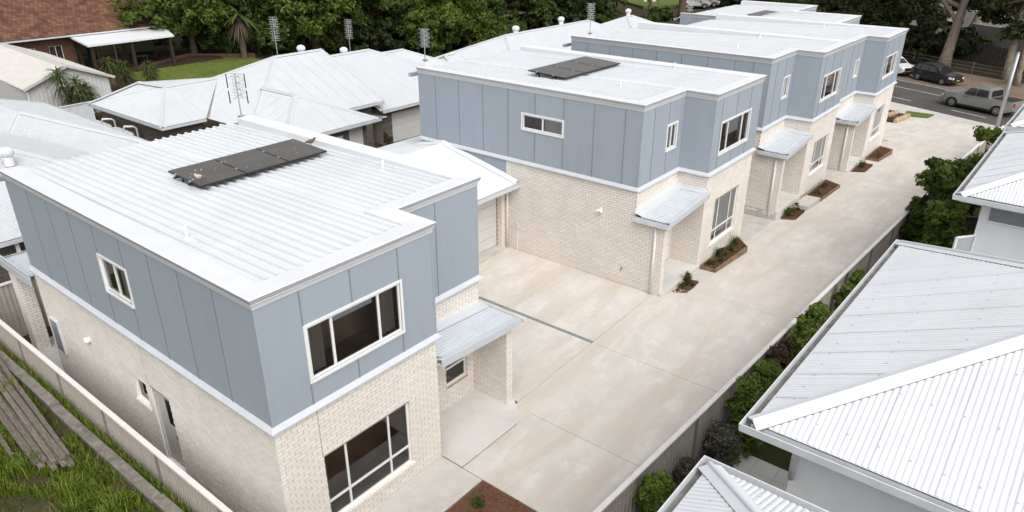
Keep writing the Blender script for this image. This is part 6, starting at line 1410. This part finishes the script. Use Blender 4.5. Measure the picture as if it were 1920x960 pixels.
# trailer rail behind the pickup
T = thing('trailer', 'dark trailer with a bent pale rail behind the pickup at the right edge', 'trailer', (62.08, -6.75, -2.50))
b = Vector((61.58, -7.15, -2.50)); d = Vector((math.cos(a_), math.sin(a_), 0)); n_ = Vector((-d.y, d.x, 0)); c = b-d*1.6
mb = MB(); mb.hexa([c+d*sx_*1.6+n_*sy_*.9+Vector((0, 0, z)) for z in (.45, .8) for sx_, sy_ in ((-1, -1), (1, -1), (1, 1), (-1, 1))]); mb.build('tray', 'paint_black', T)
mb = MB()
for s_ in (-.85, .85): mb.tube([c+d*1.5+n_*s_+Vector((0, 0, .8)), c+d*1.4+n_*s_+Vector((0, 0, 1.55)), c+d*1.1+n_*s_+Vector((0, 0, 1.75)), c-d*1.5+n_*s_+Vector((0, 0, 1.75))], .035, 7)
mb.build('rail', 'aluminium', T)
for s_ in (-1, 1): mb = MB(); mb.tube([c+n_*s_*.80+Vector((0, 0, .33)), c+n_*s_*1.0+Vector((0, 0, .33))], .33, 18); mb.build('wheel', 'tyre', T)
mb = MB(); mb.bar(c+d*1.6+Vector((0, 0, .5)), c+d*2.9+Vector((0, 0, .5)), .1, .1); mb.build('drawbar', 'steel_grey', T)
# ------------------------------------------------------------------ timber pile on the grass
ORD = ['rightmost', 'second', 'third', 'fourth', 'fifth', 'sixth', 'seventh', 'eighth', 'ninth', 'leftmost long']
for k in range(10):
    f = k/9; up_ = (.05, 0, .09, .03, 0, .08, .02, .06, 0, .03)[k]; a = Vector((-1.86-.52*f-.04*random.random(), 4.7+.7*random.random()+.15*f, 1.19+up_)); b = Vector((-1.42-.66*f+.06*random.random(), 11.8-1.8*random.random(), 1.19+up_))
    mb = MB(); w_ = .045+.03*random.random(); mb.hexa([a+Vector((w_, 0, -.03)), b+Vector((w_, 0, -.03)), b+Vector((-w_, 0, -.03)), a+Vector((-w_, 0, -.03)), a+Vector((w_, 0, .03)), b+Vector((w_, 0, .03)), b+Vector((-w_, 0, .03)), a+Vector((-w_, 0, .03))])
    tag(mb.build('timber_plank', 'timber_grey'), '%s weathered plank of the pile on the grass, counted from the kerb' % ORD[k], 'plank', 'planks piled on the grass')
for k in range(3):
    a = Vector((-2.62-.13*k, 6.3+.5*k, 1.18)); b = Vector((-2.35-.14*k, 9.5+.3*k, 1.18)); mb = MB(); mb.bar(a, b, .08, .05); tag(mb.build('timber_plank', 'timber_grey'), ['short plank just left of the main pile', 'short plank second left of the main pile', 'short plank at the picture edge left of the pile'][k], 'plank', 'planks piled on the grass')
# ------------------------------------------------------------------ birds on the roof
def bird(label, p, ang, s=1.0):
    T = thing('bird', label, 'bird', p, 'birds on the nearest roof'); ca, sa = math.cos(ang), math.sin(ang); X = lambda x, y, z: (p[0]+s*(ca*x-sa*y), p[1]+s*(sa*x+ca*y), p[2]+s*z)
    mb = MB(); mb.tube([X(-.17, 0, .15), X(-.12, 0, .165), X(-.04, 0, .18), X(.05, 0, .20), X(.09, 0, .235), X(.11, 0, .27), X(.135, 0, .285), X(.16, 0, .28)], [.006, .028, .055, .058, .036, .030, .032, .012], 10)
    for i, v in enumerate(mb.f[:70]): mb.m[i] = 0
    n = 10
    for i in range(len(mb.m)):
        seg_, j = divmod(i, n)
        mb.m[i] = 1 if seg_ in (2, 3, 4) and j in (4, 5, 6) else 0
    mb.build('body', ['bird_brown', 'bird_white'], T, smooth=True)
    mb = MB(); mb.tube([X(.155, 0, .282), X(.20, 0, .272)], [.012, .002], 6); mb.build('beak', 'bird_yellow', T)
    for sy in (-.025, .025): mb = MB(); mb.tube([X(.01, sy, .15), X(-.01, sy, .08), X(.0, sy, .0)], .006, 5); mb.tube([X(-.02, sy, .006), X(.04, sy, .006)], .005, 4); mb.build('leg', 'bird_leg', T)
    for sy in (-1, 1): mb = MB(); mb.face([X(.05, sy*.056, .215), X(-.06, sy*.058, .20), X(-.19, sy*.02, .155), X(-.05, sy*.062, .17)]); mb.build('wing', 'bird_brown', T)
b = (2.47, 5.78, 6.13); bird('brown and white bird standing on the near corner of the left solar panel', (b[0], b[1], 6.135), 2.5, 0.95)
b = (6.25, 6.64, 6.05); bird('small bird on the roof behind the right solar panel', (b[0], b[1], 5.97), -1.0, 1.0)
# droppings on the near solar panels, and specks on the roof
mb = MB()
for k in range(48):
    x, y = random.uniform(2.45, 6.0), random.uniform(5.75, 7.05); c = Vector((x, y, 6.09+.05*(y-5.65)+.0455)); r = random.choice((.006, .009, .012, .02)) * (1.4 if x < 3.6 else 1)
    mb.face([c+Vector((math.cos(t)*r*random.uniform(.6, 1.2), math.sin(t)*r*random.uniform(.6, 1.2), 0)) for t in [2*math.pi*i/7 for i in range(7)]])
o = mb.build('bird_droppings', 'dropping'); o['kind'] = 'stuff'; o['label'] = 'white bird droppings spattered over the near solar panels'; o['category'] = 'droppings'
